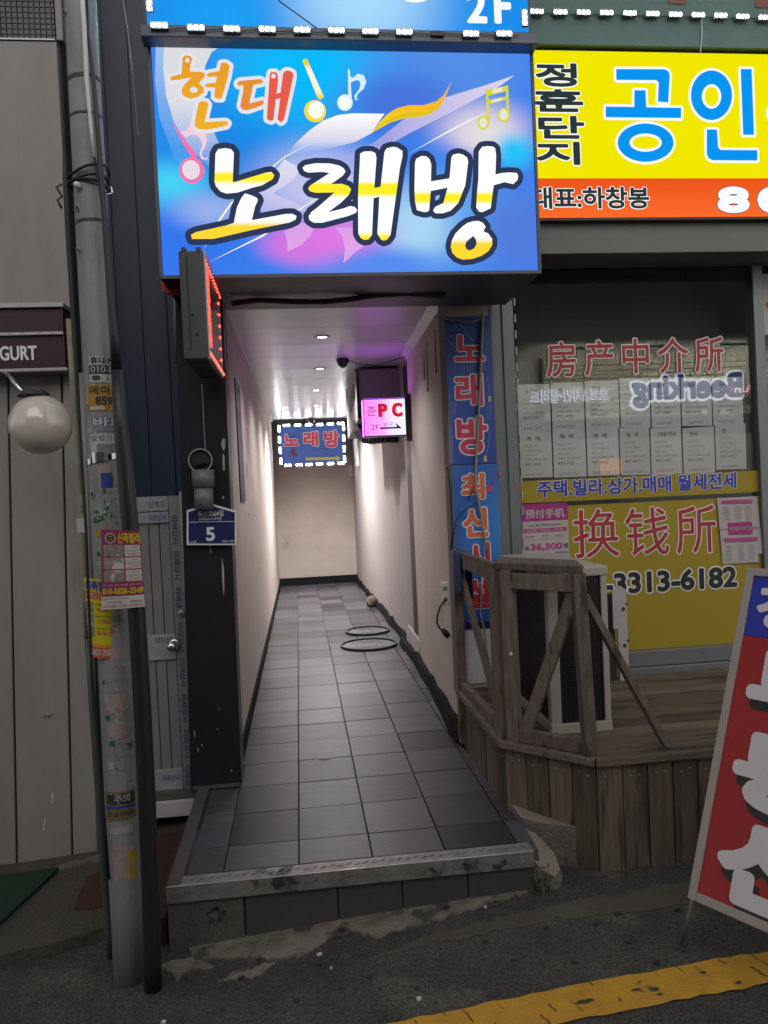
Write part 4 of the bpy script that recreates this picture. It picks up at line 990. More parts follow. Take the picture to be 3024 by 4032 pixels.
# ---- grey panel building
YB = 3.88
M_pan = mat('warm_grey_panel', (.275, .255, .245), .5, col2=(.22, .20, .19), scale=2.2, amt=.9, bump=.08, bscale=40, rnd=.04, stretch=(3, 3, .45), stain=(.20, .185, .172), sscale=1.6, sth=.6)
gb = thing('grey_panel_building', (-1.6, YB, -.1), 'building clad in tall plain warm grey panels', 'building')
zlo = -.09
def seam(u0, v0, u1, v1, z):
    a, b = at(u0, v0, YB), at(u1, v1, YB); return a.x + (b.x - a.x) * (z - a.z) / (b.z - a.z)
sA = lambda z: seam(22, 1100, 36, 1860, z); sB = lambda z: seam(139, 1100, 156, 1850, z); sC = lambda z: seam(203, 1500, 212, 1850, z)
zs = 2.285
def panel(f0, f1, z0, z1, nm='panel', m=None, y0=YB, d=.05):
    g = .0045
    return MB().hexa([(f0(z0) + g, y0, z0), (f1(z0) - g, y0, z0), (f1(z0) - g, y0 + d, z0), (f0(z0) + g, y0 + d, z0), (f0(z1) + g, y0, z1), (f1(z1) - g, y0, z1), (f1(z1) - g, y0 + d, z1), (f0(z1) + g, y0 + d, z1)]).build(nm, m or M_pan, gb, bevel=.006)
off = lambda f, d: (lambda z: f(z) + d)
panel(off(sA, -1.0), off(sA, -.5), zlo, zs); panel(off(sA, -.5), sA, zlo, zs); panel(sA, sB, zlo, zs); panel(sB, sC, zlo, zs)
MB().hexa([(-2.6, YB + .05, -.2), (-1.045, YB + .05, -.2), (-1.045, 4.6, -.2), (-2.6, 4.6, -.2), (-2.6, YB + .05, 5.5), (-1.03, YB + .05, 5.5), (-1.03, 4.6, 5.5), (-2.6, 4.6, 5.5)]).build('dark_core', M_dark, gb)
k_ = lambda c: (lambda z: c)
panel(k_(-2.6), k_(-1.035), 2.60, 3.862, 'upper_panel'); panel(k_(-1.045), k_(-1.003), 3.866, 5.4, 'upper_panel')
# meshed window at the very top
gw = MB(); gw.box((-2.6, YB + .02, 3.872), (-1.05, YB + .03, 5.4)); gw.build('window', mat('black_window', (.012, .014, .016), .2), gb)
wm = MB()
for i in range(60): wm.box((-2.6 + i * .026, YB + .012, 3.872), (-2.596 + i * .026, YB + .016, 5.4))
for i in range(40): wm.box((-2.6, YB + .0165, 3.875 + i * .026), (-1.05, YB + .0195, 3.879 + i * .026))
wm.build('window_mesh', mat('dark_mesh', (.05, .055, .055), .5), gb, kind='stuff')
MB().box((-2.6, YB - .006, 3.864), (-1.045, YB + .02, 3.871)).build('window_sill', M_alu, gb)
# maroon fascia sign
sg = thing('maroon_fascia_sign', (-1.5, YB, 2.29), 'dark maroon fascia reading GURT with a pale light strip across it', 'sign')
M_mar = mat('maroon_fascia', (.040, .010, .016), .4, col2=(.03, .008, .012), scale=3)
MB().box((-2.6, YB - .10, zs + .01), (-1.055, YB + .049, 2.575)).build('fascia_box', M_mar, sg, bevel=.004)
MB().box((-2.6, YB - .118, 2.575), (-1.045, YB + .04, 2.596)).build('top_trim', M_alu, sg, bevel=.002)
MB().box((-2.6, YB - .112, zs - .006), (-1.045, YB + .04, zs + .009)).build('bottom_trim', M_alu, sg, bevel=.002)
ls = MB(); p = at(60, 721, YB - .115)
ls.box((-2.6, YB - .116, p.z - .005), (-1.056, YB - .101, p.z + .008)); ls.build('light_strip', mat('pale_diffuser', (.62, .58, .6), .4, col2=(.35, .3, .32), scale=30, amt=1), sg)
lb = MB(); Fb = fmap((0, YB - .101, 0), (1, YB - .101, 0), (0, YB - .101, 1))
p, q = at(-1, 748, YB - .1), at(81, 778, YB - .1); write(lb, 'GURT', Fb, M_lwhite, (p.x, q.z, q.x, p.z), .003, .028)
lb.build('lettering', None, sg)
# globe lamp
t = thing('globe_lamp', tuple(at(88, 850, 3.45)), 'large unlit milky globe lamp on a chrome arm under the maroon fascia', 'lamp')
g0 = at(88, 917, 3.45); rr = (at(155, 918, 3.45) - at(20, 918, 3.45)).length / 2
MB().ball(g0, rr, 40, 24).build('globe', mat('milky_globe', (.66, .58, .51), .18, col2=(.60, .53, .47), scale=2, spec=.8, coat=.8), t, smooth=True)
ca = MB(); ca.tube([g0 + Vector((-.02, 0, rr * .93)), g0 + Vector((-.02, 0, rr * 1.12))], [.07, .05], 20); ca.build('cap', M_dark, t, smooth=True)
ar = MB(); ar.tube([at(62, 862, 3.45), at(22, 815, 3.5), at(10, 805, 3.78)], .009, 10); ar.build('arm', mat('chrome', ()), t, smooth=True)
p = at(103, 1545, YB)
t = thing('small_fixing_plate', tuple(p), 'small steel plate with two screws on the grey panel', 'fixing plate')
MB().box((p.x - .018, YB - .006, p.z - .010), (p.x + .018, YB - .0005, p.z + .010)).build('plate', M_alu, t, bevel=.001)
for s in (-1, 1): MB().tube([(p.x + s * .009, YB - .0062, p.z), (p.x + s * .009, YB - .009, p.z)], .004, 8).build('screw', M_dark, t)
sc_ = MB()
for (u0, v0, u1, v1) in ((114, 1712, 111, 1735), (97, 1770, 94, 1795)):
    sc_.beam(at(u0, v0, YB - .001), at(u1, v1, YB - .001), .003, .001, up=(0, 1, 0))
sc_ = sc_.build('scratch_marks', M_lwhite, gb)
gm = MB(); gm.hexa([(-2.2, 3.05, gz(-2, 3) + .055), (-1.36, 3.10, gz(-1.4, 3.1) + .055), (-1.20, 3.72, gz(-1.2, 3.7) + .055), (-2.2, 3.72, gz(-2, 3.7) + .055), (-2.2, 3.05, gz(-2, 3) + .068), (-1.36, 3.10, gz(-1.4, 3.1) + .068), (-1.20, 3.72, gz(-1.2, 3.7) + .068), (-2.2, 3.72, gz(-2, 3.7) + .068)])
tag(gm.build('door_mat', mat('dark_green_mat', (.008, .03, .015), .9, bump=.8, bscale=120)), 'dark green mat lying on the pavement below the grey panels', 'mat')

# ================================================================== UTILITY POLE WITH CABLES AND BILLS
YPo = 2.86
def polex(z): return -.690 + .012 * (z - .3) / 3
def poler(z): return .0605 - .006 * z / 3.4 if z > 0 else .061
pole = thing('utility_pole', (-.69, YPo, gz(-.69, 2.86) - .02), 'slim grey steel pole plastered with torn stickers beside the alley', 'pole')
M_pole = mat('grey_pole_paint', (.30, .305, .315), .5, .1, col2=(.18, .185, .19), scale=7, amt=.8, bump=.25, bscale=70, stain=(.28, .27, .25), sscale=5, sth=.68, stretch=(1, 1, .5))
zp = [gz(-.69, 2.86) - .03 + i * .3 for i in range(16)]
MB().tube([(polex(z), YPo, z) for z in zp], [poler(z) for z in zp], 36).build('shaft', M_pole, pole, smooth=True)
def pol(u, v):
    """Angle and height on the pole for a photo pixel."""
    p = at(u, v, YPo - .055); z = p.z
    s = max(-1, min(1, (p.x - polex(z)) / poler(z))); return math.asin(s), z
def poleF(a0, z1, a1, z0, tilt=0.0):
    def F(s, t_, l):
        a = a0 + (a1 - a0) * s; z = z0 + (z1 - z0) * t_ + tilt * s; r = poler(z) + .0008 + l
        return Vector((polex(z) + r * math.sin(a), YPo - r * math.cos(a), z))
    return F
def patch(mb, F, m, rect=(0, 0, 1, 1), lift=0.0, n=8, ragged_=0.0, nt=3):
    s0, t0, s1, t1 = rect; mb.mat(m); vs, fs = [], []
    for j in range(nt + 1):
        for i in range(n + 1):
            js = random.uniform(-ragged_, ragged_) if i in (0, n) else 0; jt = random.uniform(-ragged_, ragged_) if j in (0, nt) else 0
            vs.append(F(s0 + (s1 - s0) * i / n + js, t0 + (t1 - t0) * j / nt + jt, lift))
    for j in range(nt):
        for i in range(n):
            a = j * (n + 1) + i; fs.append((a, a + 1, a + n + 2, a + n + 1))
    mb.add(vs, fs)
def strap(z, tilt, m, h=.014, name='strap', lift=.002):
    b = MB(); F = poleF(-2.2, z + h / 2, 2.2, z - h / 2)
    vs, fs = [], []
    n = 28
    for i in range(n + 1):
        a = -3.14 + 6.28 * i / n
        for l, dz in ((0, -h / 2), (lift, -h / 2), (lift, h / 2), (0, h / 2)):
            r = poler(z) + l; zz = z + dz + tilt * math.sin(a); vs.append((polex(zz) + r * math.sin(a), YPo - r * math.cos(a), zz))
    for i in range(n):
        for k in range(4):
            fs.append((4 * i + k, 4 * i + (k + 1) % 4, 4 * i + 4 + (k + 1) % 4, 4 * i + 4 + k))
    b.add(vs, fs); return b.build(name, m, pole)
for v, ti, hh in ((178, .004, .014), (257, .003, .008), (485, .004, .010)):
    strap(at(190, v, YPo).z, ti, M_dark, hh)
strap(at(210, 993, YPo).z, .012, mat('chrome', ()), .020, 'steel_band', .004)
p = pol(214, 988); F = poleF(p[0] - .35, p[1] + .018, p[0] + .3, p[1] - .016); bb = MB(); patch(bb, F, mat('chrome', ()), lift=.007); bb.build('band_buckle', None, pole)
for u, v in ((166, 447), (168, 538), (200, 1067), (137, 18)):
    a, z = pol(u, v); n_ = Vector((math.sin(a), -math.cos(a), 0)); c = Vector((polex(z), YPo, z)) + n_ * poler(z)
    b = MB(); b.mat(M_alu).tube([c, c + n_ * .005], .011, 14); b.mat(M_black).tube([c + n_ * .005, c + n_ * .006], .007, 12); b.build('step_bolt_hole', None, pole)
a, z = pol(172, 402); n_ = Vector((math.sin(a), -math.cos(a), 0)); c = Vector((polex(z), YPo, z)) + n_ * poler(z)
MB().tube([c, c + n_ * .02, c + n_ * .026], [.011, .011, .007], 14).build('white_cap_bolt', M_white, pole, smooth=True)
# cable wrap loops
def loop(v, tilt, r0, m, nm='cable_tie', th=.005):
    z0 = at(180, v, YPo).z; P = []
    for i in range(33):
        an = 2 * math.pi * i / 32; r = poler(z0) + r0 + .006 * math.sin(3 * an)
        P.append((polex(z0) + r * math.sin(an), YPo - r * math.cos(an), z0 + tilt * math.sin(an)))
    MB().tube(P, th, 7).build(nm, m, pole, smooth=True)
loop(378, .022, .016, M_black); loop(395, .012, .012, M_black); loop(402, -.006, .009, M_black)
w = MB(); w.tube([at(215, 405, 2.79), at(232, 420, 2.79), at(243, 418, 2.79), at(241, 405, 2.79), at(236, 403, 2.79)], .003, 6); w.build('loose_hook', mat('chrome', ()), pole, smooth=True)
w = MB(); w.tube([at(134, 398, 2.8), at(122, 404, 2.8), at(134, 425, 2.8), at(124, 432, 2.8), at(133, 450, 2.8)], .004, 6); w.build('cable_tie', M_black, pole, smooth=True)
# conduits and cables running down the pole
w = MB(); w.tube([at(u, v, 2.775) for u, v in ((186, -30), (189, 60), (203, 180), (222, 420), (236, 600), (246, 720), (253, 800))], [.006, .006, .007, .010, .013, .016, .02], 10)
w.tube([at(u, v, 2.765) for u, v in ((253, 800), (262, 930), (270, 1010), (283, 1150), (294, 1300), (306, 1500), (316, 1700), (324, 1900), (329, 2070), (331, 2135))], [.02, .025, .028, .030, .0305, .031, .031, .031, .031, .031], 16)
tag(w.build('black_conduit', mat('black_conduit_pipe', (.018, .018, .021), .4, bump=.05), smooth=True), 'fat black cable pipe running down the right side of the pole', 'pipe')
w = MB(); w.tube([at(u, v, 2.76) for u, v in ((176, -30), (182, 60), (187, 170), (197, 280), (203, 340))], [.008, .008, .008, .006, .004], 10)
tag(w.build('white_cable', M_white, smooth=True), 'white cable strapped to the upper pole', 'cable')
w = MB(); w.tube([at(u, v, 2.79) for u, v in ((203, 330), (212, 390), (222, 450), (235, 580), (240, 690), (247, 760))], .004, 6)
w.tube([at(u, v, 2.80) for u, v in ((139, 297), (141, 387), (147, 506), (158, 690), (165, 800), (171, 900), (178, 1020), (186, 1150), (190, 1250), (199, 1480), (211, 1600), (224, 1750), (236, 1900))], [.004, .009, .009, .008, .007, .006, .005, .005, .005, .005, .005, .005, .005], 8)
tag(w.build('black_cables', M_black, smooth=True), 'loose black cables strapped along the pole', 'cable')
w = MB(); lo_ = [(150, 690), (160, 860), (168, 1010), (176, 1130), (183, 1260), (190, 1380)]
M_cprime = mat('peeling_cream_paint', (.28, .28, .19), .6, col2=(.18, .19, .13), scale=18, amt=1, stain=(.38, .37, .33), sscale=14, sth=.62)
w.mat(M_cprime).tube([at(u, v, 2.86) for u, v in lo_], .0125, 10)
w.mat(mat('dark_green_paint', (.055, .075, .066), .5, col2=(.04, .055, .05), scale=10)).tube([at(u, v, 2.86) for u, v in ((190, 1380), (199, 1520), (211, 1690), (224, 1890), (234, 2010), (239, 2070))], .0125, 10)
tag(w.build('painted_conduit', None, smooth=True), 'thin conduit left of the pole, cream above and dark green below', 'pipe')
w = MB(); w.tube([at(384 * 0 + 265, -10, 3.2), at(275, 60, 3.2), at(285, 150, 3.25), at(298, 290, 3.4)], .002, 5); tag(w.build('sagging_wire', M_alu), 'thin pale wire hanging down the dark gap by the blue sign', 'wire')
# torn scraps left on the pole
Sc = [('scrap_white', (.42, .40, .38)), ('scrap_green', (.02, .13, .07)), ('scrap_yellow', (.42, .30, .02)), ('scrap_grey', (.27, .26, .25)), ('scrap_pink', (.40, .30, .29)), ('scrap_orange', (.35, .14, .03))]
Mscr = [mat(n_, c_, .8, col2=tuple(x * .7 for x in c_), scale=30, amt=.9) for n_, c_ in Sc]
def scrap(u0, v0, u1, v1, k, rg=.12):
    a0, z1 = pol(u0, v0); a1, z0 = pol(u1, v1); b = MB(); patch(b, poleF(a0, z1, a1, z0), Mscr[k], lift=.0004 + random.uniform(0, .0006), n=5, ragged_=rg, nt=4); b.build('paper_scrap', None, pole)
for s in [(183, 846, 200, 872, 0), (186, 920, 210, 935, 0), (192, 950, 240, 1000, 3), (198, 1030, 222, 1060, 3), (214, 1000, 242, 1060, 4), (205, 1100, 214, 1109, 1), (222, 1096, 236, 1107, 1), (206, 1115, 226, 1125, 1), (222, 1056, 230, 1066, 1),
          (206, 1128, 236, 1145, 3), (207, 1145, 217, 1160, 2), (209, 1192, 216, 1201, 1), (208, 1212, 221, 1223, 0), (212, 1240, 232, 1262, 3), (230, 1395, 262, 1425, 4), (240, 1330, 258, 1352, 3), (238, 1360, 248, 1366, 5), (222, 1465, 232, 1475, 3), (240, 1500, 270, 1512, 4), (232, 1512, 268, 1545, 4, .25), (236, 1560, 272, 1590, 4), (226, 1590, 240, 1602, 3), (233, 1645, 248, 1660, 0), (230, 1618, 240, 1632, 3), (236, 1790, 264, 1801, 0, .06), (262, 1784, 284, 1798, 0, .06), (220, 1470, 226, 1480, 1), (216, 1428, 222, 1440, 4), (228, 1545, 238, 1556, 1), (250, 1440, 268, 1470, 3), (224, 1500, 236, 1520, 0), (204, 1098, 220, 1104, 0), (184, 870, 190, 890, 3), (226, 760, 244, 800, 3), (195, 1010, 205, 1026, 4)]:
    scrap(*s)
for k in range(70):
    lo_v, hi_v = random.choice(((1000, 1130), (1040, 1240), (1420, 1560), (1440, 1660), (1580, 1700)))
    v = random.uniform(lo_v, hi_v); c_ = 190 + (v - 1000) * .068; u = c_ + random.uniform(2, 56); w_ = random.uniform(3, 15); h_ = random.uniform(2, 12)
    scrap(u, v, u + w_, v + h_, random.choice((0, 0, 3, 3, 3, 4, 1, 3)), .3)
scrap(234, 1828, 288, 1898, 4, .06); scrap(272, 1840, 294, 1898, 2, .05)
def sticker(u0, v0, u1, v1, m, lab, cat='sticker', lift=.0016, tilt=0.0):
    a0, z1 = pol(u0, v0); a1, z0 = pol(u1, v1); F = poleF(a0, z1, a1, z0, tilt)
    p = F(.5, .5, 0); t = thing('sticker' if cat == 'sticker' else 'bill', tuple(p), lab, cat, 'stickers on the pole')
    b = MB(); patch(b, F, m, lift=lift); b.build('backing', None, t); return t, F, lift + .0008
M_kd = mat('dark_sticker_ink', (.03, .035, .04), .6); M_orst = mat('orange_sticker', (.42, .22, .03), .6); M_wst = mat('white_sticker', (.48, .47, .47), .6, col2=(.40, .39, .39), scale=20)
t, F, l = sticker(192, 770, 245, 825, M_wst, 'white and black sticker with a cut-off phone number, highest on the pole')
b = MB(); patch(b, F, M_kd, (0, .32, 1, .66), l, nt=1); write(b, '휴대폰소', F, M_kd, (.05, .70, 1.0, .98), l + .0005, .02); write(b, '010-806', F, M_wst, (.06, .38, 1.0, .62), l + .001, .03); write(b, '5-5862', F, M_kd, (.5, .08, 1, .26), l + .0005, .01); b.mat(M_kd); b.add([F(.2 + .13 * math.cos(i * .5), .17 + .1 * math.sin(i * .5), l + .0006) for i in range(13)], [tuple(range(13))]); b.build('print', None, t)
t, F, l = sticker(189, 831, 247, 886, M_orst, 'orange sticker with black lettering below the white phone sticker')
b = MB(); write(b, '에이스', F, M_kd, (.08, .62, .98, .95), l + .0005, .015); write(b, '859-0', F, M_kd, (.24, .22, 1.0, .54), l + .0005, .02); patch(b, F, M_wst, (.05, .04, .5, .16), l, nt=1); b.build('print', None, t)
t, F, l = sticker(198, 900, 250, 930, mat('violet_sticker', (.20, .18, .28), .6, col2=(.3, .29, .3), scale=20), 'faded violet sticker with white letters under the orange one')
b = MB(); write(b, '바로', F, M_wst, (.05, .3, 1.0, .95), l + .0005, .05, mat('violet_ink', (.08, .06, .22), .6), .05); b.build('print', None, t)
t, F, l = sticker(195, 938, 250, 990, M_wst, 'torn grey white sticker with pale blue letters above the steel band')
b = MB(); write(b, '방향기기', F, mat('paleblue_ink', (.14, .16, .28), .6), (.05, .72, 1.0, .95), l + .0005, .01); patch(b, F, Mscr[3], (.25, .05, .95, .6), l, ragged_=.05); b.build('print', None, t)
t, F, l = sticker(218, 1022, 242, 1054, mat('blue_sticker', (.03, .06, .30), .5), 'torn blue curved sticker just below the steel band')
t, F, l = sticker(226, 1712, 290, 1768, mat('ochre_sticker', (.26, .19, .05), .6, col2=(.12, .10, .06), scale=25, amt=1), 'scratched yellow and black notice wrapped low on the pole', 'sticker')
b = MB(); patch(b, F, M_kd, (.1, .55, .95, .92), l, ragged_=.04); patch(b, F, mat('blue_sticker', ()), (.1, .40, .95, .50), l, nt=1); write(b, '주의', F, M_wst, (.35, .60, .8, .9), l + .0006, .02); write(b, '광고물 부착금지', F, M_kd, (.12, .14, .9, .32), l + .0006, .01); b.build('print', None, t)

# two real-estate bills, one wrapped on the pole, one taped flat across pole and pipe
M_byel, M_bred, M_bmag = mat('bill_yellow', (.62, .50, .01), .6), mat('bill_red', (.62, .10, .02), .6), mat('bill_crimson', (.24, .014, .055), .55, col2=(.30, .02, .13), scale=4)
M_bw, M_byt, M_bblue, M_bpink = mat('bill_white', (.55, .51, .50), .7), mat('bill_yellow_ink', (.62, .48, .02), .6), mat('bill_blue_ink', (.03, .05, .32), .6), mat('bill_pink_ink', (.50, .02, .10), .6)
M_photo = mat('bill_room_photo', (.33, .28, .25), .6, col2=(.12, .11, .11), scale=28, amt=1.0, stain=(.5, .47, .44), sscale=16, sth=.55)
yb = thing('yellow_bill', tuple(at(212, 1335, 2.79)), 'yellow real-estate bill with orange foot, partly under the crimson one', 'bill', 'real-estate bills on the pole')
YQ = 2.792
def bent(P, Q, R_, bow):
    F0 = fmap(P, Q, R_); return lambda s, t_, l: F0(s, t_, l - bow * (2 * s - 1) ** 2)
aBL, aBR, aTL = at(192, 1420, YQ), at(245, 1424, YQ), at(178, 1248, YQ)
aTR = at(246, 1254, YQ)
def quadF(BL, BR, TL, TR, bow=0.0):
    n = (BR - BL).cross(TL - BL).normalized()
    return lambda s, t_, l: (BL * (1 - s) + BR * s) * (1 - t_) + (TL * (1 - s) + TR * s) * t_ + n * (l - bow * (2 * s - 1) ** 2)
F = quadF(aBL, aBR, aTL, aTR, .016)
b = MB(); patch(b, F, M_byel, (0, .135, 1, 1), 0, 8); patch(b, F, M_bred, (0, 0, 1, .135), 0, 8, nt=1); b.build('sheet', None, yb)
b = MB(); patch(b, F, M_bred, (0, .74, 1, .83), .0006, nt=1); write(b, '신축빌라', F, M_bblue, (.03, .85, .95, .98), .0012, .03, M_bw, .03); write(b, '1.방2.방3.방', F, M_bw, (.05, .755, 1.0, .82), .0014, .02)
for z0, tx in ((.58, '4,00'), (.43, '5,000'), (.28, '8,000')):
    patch(b, F, M_photo, (.0, z0 - .02, .28, z0 + .12), .0006, 4); write(b, tx, F, M_bpink, (.40, z0, .40 + .105 * len(tx), z0 + .065), .0012, .03); write(b, '전망좋은집 주거분리', F, M_ink, (.34, z0 + .085, .92, z0 + .11), .001, .0)
patch(b, F, mat('bill_orange', (.62, .28, .02), .6), (0, .135, 1, .17), .0006, nt=1); write(b, '-5837-2501', F, M_bw, (.02, .03, .96, .115), .0012, .04); b.build('print', None, yb)
mbill = thing('crimson_bill', tuple(at(262, 1230, 2.71)), 'crimson real-estate bill with room photos and yellow phone number', 'bill', 'real-estate bills on the pole')
YR = 2.715
F = quadF(at(218, 1318, YR), at(312, 1311, YR), at(217, 1144, YR), at(299, 1146, YR), .010)
b = MB(); patch(b, F, M_bmag, (0, .16, 1, 1), 0, 8); patch(b, F, M_bw, (0, 0, 1, .16), 0, 8, nt=1); b.build('sheet', None, mbill)
b = MB(); write(b, '신축빌라', F, M_byt, (.44, .83, 1.02, .97), .001, .035)
star = []
for i in range(28):
    r_ = (.17, .115)[i % 2]; an = 2 * math.pi * i / 28; star.append(F(.25 + r_ * math.cos(an) * 1.0, .895 + r_ * .46 * math.sin(an), .001))
b.mat(M_bw).poly(star); star = [F(.25 + (.13, .095)[i % 2] * math.cos(2 * math.pi * i / 28), .895 + (.13, .095)[i % 2] * .46 * math.sin(2 * math.pi * i / 28), .0016) for i in range(28)]
b.mat(M_ink).poly(star); write(b, '신축', F, M_byt, (.19, .90, .31, .93), .0022, .02); write(b, '구옥', F, M_byt, (.19, .862, .31, .892), .0022, .02)
for z0, tx in ((.665, '18,500만원'), (.505, '21,500만원'), (.345, '25,500만원')):
    patch(b, F, M_photo, (.06, z0, .58, z0 + .145), .0008, 5); patch(b, F, M_bw, (.61, z0, .99, z0 + .145), .0008, 5)
    write(b, '23평형', F, M_inkgrey, (.74, z0 + .105, .92, z0 + .13), .0014, .005); write(b, '전망좋은 욕실2 주차', F, M_inkgrey, (.64, z0 + .06, .98, z0 + .09), .0014, .0); write(b, tx, F, M_bred, (.68, z0 + .01, .97, z0 + .05), .0014, .015)
write(b, '평수 구조 대형, 역세권, 단지, 주차', F, M_bw, (.03, .285, .97, .315), .001, .01); write(b, '010-5826-2549', F, M_byt, (.03, .185, 1.0, .265), .001, .04)
write(b, '신축·구옥빌라 분양·매매', F, M_inkgrey, (.03, .115, .62, .145), .001, 0); write(b, '신축·전세임대', F, M_ink, (.14, .07, .5, .10), .001, .0); write(b, '010-5826-2549', F, M_bpink, (.04, .02, .60, .055), .001, .005); write(b, '010-5826-254', F, M_bpink, (.66, .02, .98, .055), .001, .0); write(b, '신축전세임대', F, M_ink, (.68, .07, .96, .10), .001, 0)
b.build('print', None, mbill)
b = MB(); F = quadF(at(183, 1122, 2.845), at(203, 1120, 2.845), at(181, 1060, 2.845), at(200, 1060, 2.845)); F = quadF(at(167, 1152, 2.845), at(184, 1150, 2.845), at(165, 1120, 2.845), at(181, 1120, 2.845)); patch(b, F, M_wst, n=2)
tag(b.build('pale_tag', None), 'small pale blue-white tag stuck on the cream conduit', 'sticker', 'stickers on the pole')

# ------------------------------------------------------------------ red LED board projecting beside the pillar
ldb = thing('led_message_board', (-.395, 3.3, 2.2), 'slim black LED board with glowing red dots hung below the blue sign', 'LED board')
M_hous = mat('dark_led_housing', (.06, .062, .068), .45, col2=(.05, .052, .058), scale=6, bump=.08)
hA = [at(388, 545, 3.3), at(438, 541, 3.3), at(392, 770, 3.3), at(416, 790, 3.3)]
xL, xR, zb, zt_ = -.445, -.343, 2.235, 2.685
MB().box((xL, 3.30, zb), (xR, 3.86, zt_)).build('housing', M_hous, ldb, bevel=.006)
for x in (xL + .012, xR - .03): MB().box((x, 3.298, zt_ - .002), (x + .02, 3.5, zt_ + .014)).build('top_lug', M_hous, ldb)
MB().box((xL + .03, 3.2965, zb + .04), (xL + .034, 3.2995, zt_ - .02)).build('case_seam', M_black, ldb)
for z_, x_ in ((2.42, xL + .045), (2.34, xL + .06)): MB().tube([(x_, 3.2995, z_), (x_, 3.295, z_)], .007, 10).build('case_screw', M_black, ldb)
MB().box((xR + .0005, 3.31, zb + .015), (xR + .003, 3.85, zt_ - .015)).build('screen', mat('black_screen', (.012, .01, .014), .25), ldb)
sf = MB()
for (y0, y1, z0, z1) in ((3.302, 3.86, zb, zb + .014), (3.302, 3.86, zt_ - .014, zt_), (3.302, 3.309, zb + .014, zt_ - .014), (3.851, 3.86, zb + .014, zt_ - .014)):
    sf.box((xR + .0005, y0, z0), (xR + .008, y1, z1))
sf.build('screen_frame', M_alu, ldb)
G_led = glow('red_led', (1.0, .06, .035), 7)
ds = MB(); 
def dot(y, z, r=.0062): ds.ball((xR + .0035, y, z), r, 8, 4)
for i in range(13):
    y = 3.325 + .51 * i / 10; dot(y, zb + .03); dot(y, zt_ - .035)
for i in range(8): dot(3.835, zb + .03 + (zt_ - zb - .065) * i / 7)
for i in range(1, 16): dot(3.325, zb + .03 + (zt_ - zb - .065) * i / 16, .0052)
ds.build('red_diodes', G_led, ldb, kind='stuff')
tx = MB(); random.seed(3)
for i in range(40):
    z = zb + .07 + (zt_ - zb - .13) * i / 40
    for k in range(7):
        if random.random() < .62: tx.box((xR + .0032, 3.345 + k * .012, z), (xR + .006, 3.353 + k * .012, z + .006))
tx.build('scrolling_text', glow('red_led_text', (1.0, .05, .03), 4), ldb, kind='stuff')
MB().beam((-.395, 3.86, 2.55), (-.395, 3.94, 2.55), .04, .04).build('bracket', M_dark, ldb)

# ================================================================== RIGHT: SHOP FRONT
YW = 4.36
shop = thing('shop_front', (2.0, YW, .46), 'grey framed shop front of the estate agent with printed Chinese and Korean lettering', 'shop front')
M_jamb = mat('grey_aluminium_frame', (.20, .21, .225), .4, .3, col2=(.16, .17, .18), scale=6)
M_fas = mat('grey_fascia', (.17, .175, .16), .6, col2=(.13, .135, .125), scale=3)
# grey fascia band under the lit sign, ceiling soffit
MB().box((1.195, 4.05, 2.88), (4.6, 4.34, ZB - .012)).build('fascia', M_fas, shop, bevel=.004)
MB().box((1.0, 4.325, 2.93), (4.6, 4.40, 3.3)).build('head_rail', M_jamb, shop, bevel=.003)
# wall pier carrying the banner, jambs
MB().box((.885, 4.302, .42), (1.14, 4.56, 3.3)).build('pier', mat('pier_render', (.16, .16, .17), .8), shop)
wall_low = MB().box((.90, 4.292, .52), (1.13, 4.3015, .84)); wall_low.build('white_patch', mat('grimy_white_wall', (.80, .80, .83), .8, col2=(.60, .59, .59), scale=7, amt=.8, bump=.4, bscale=50, stain=(.12, .11, .11), sscale=9, sth=.64), shop)
jl = [at(1083, 600, 4.33), at(1113, 600, 4.33), at(1093, 1200, 4.33), at(1117, 1200, 4.33)]
MB().hexa([(1.215, 4.32, .46), (1.275, 4.32, .46), (1.275, 4.40, .46), (1.215, 4.40, .46), (1.205, 4.32, 2.93), (1.275, 4.32, 2.93), (1.275, 4.40, 2.93), (1.205, 4.40, 2.93)]).build('jamb', M_jamb, shop, bevel=.004)
MB().box((1.139, 4.335, .46), (1.214, 4.42, 2.95)).build('jamb_return', M_jamb, shop, bevel=.004)
hg = MB()
for i in range(26):
    z = .55 + i * .092
    hg.tube([(1.281, 4.318, z), (1.281, 4.318, z + .045)], .007, 8)
hg.build('hinge_barrel', M_alu, shop, kind='stuff')
XR = 2.735
MB().hexa([(XR + .035, 4.32, .46), (XR + .10, 4.32, .46), (XR + .10, 4.42, .46), (XR + .035, 4.42, .46), (XR, 4.32, 2.93), (XR + .065, 4.32, 2.93), (XR + .065, 4.42, 2.93), (XR, 4.42, 2.93)]).build('jamb', M_jamb, shop, bevel=.004)
MB().box((1.14, 4.315, .54), (4.6, 4.42, .632)).build('sill', M_jamb, shop, bevel=.004)
MB().box((1.14, 4.30, .468), (4.6, 4.42, .537)).build('sill_step', M_jamb, shop, bevel=.004)
MB().box((1.2, 4.29, .40), (4.6, 4.42, .466)).build('plinth_board', M_rail, shop, bevel=.003)
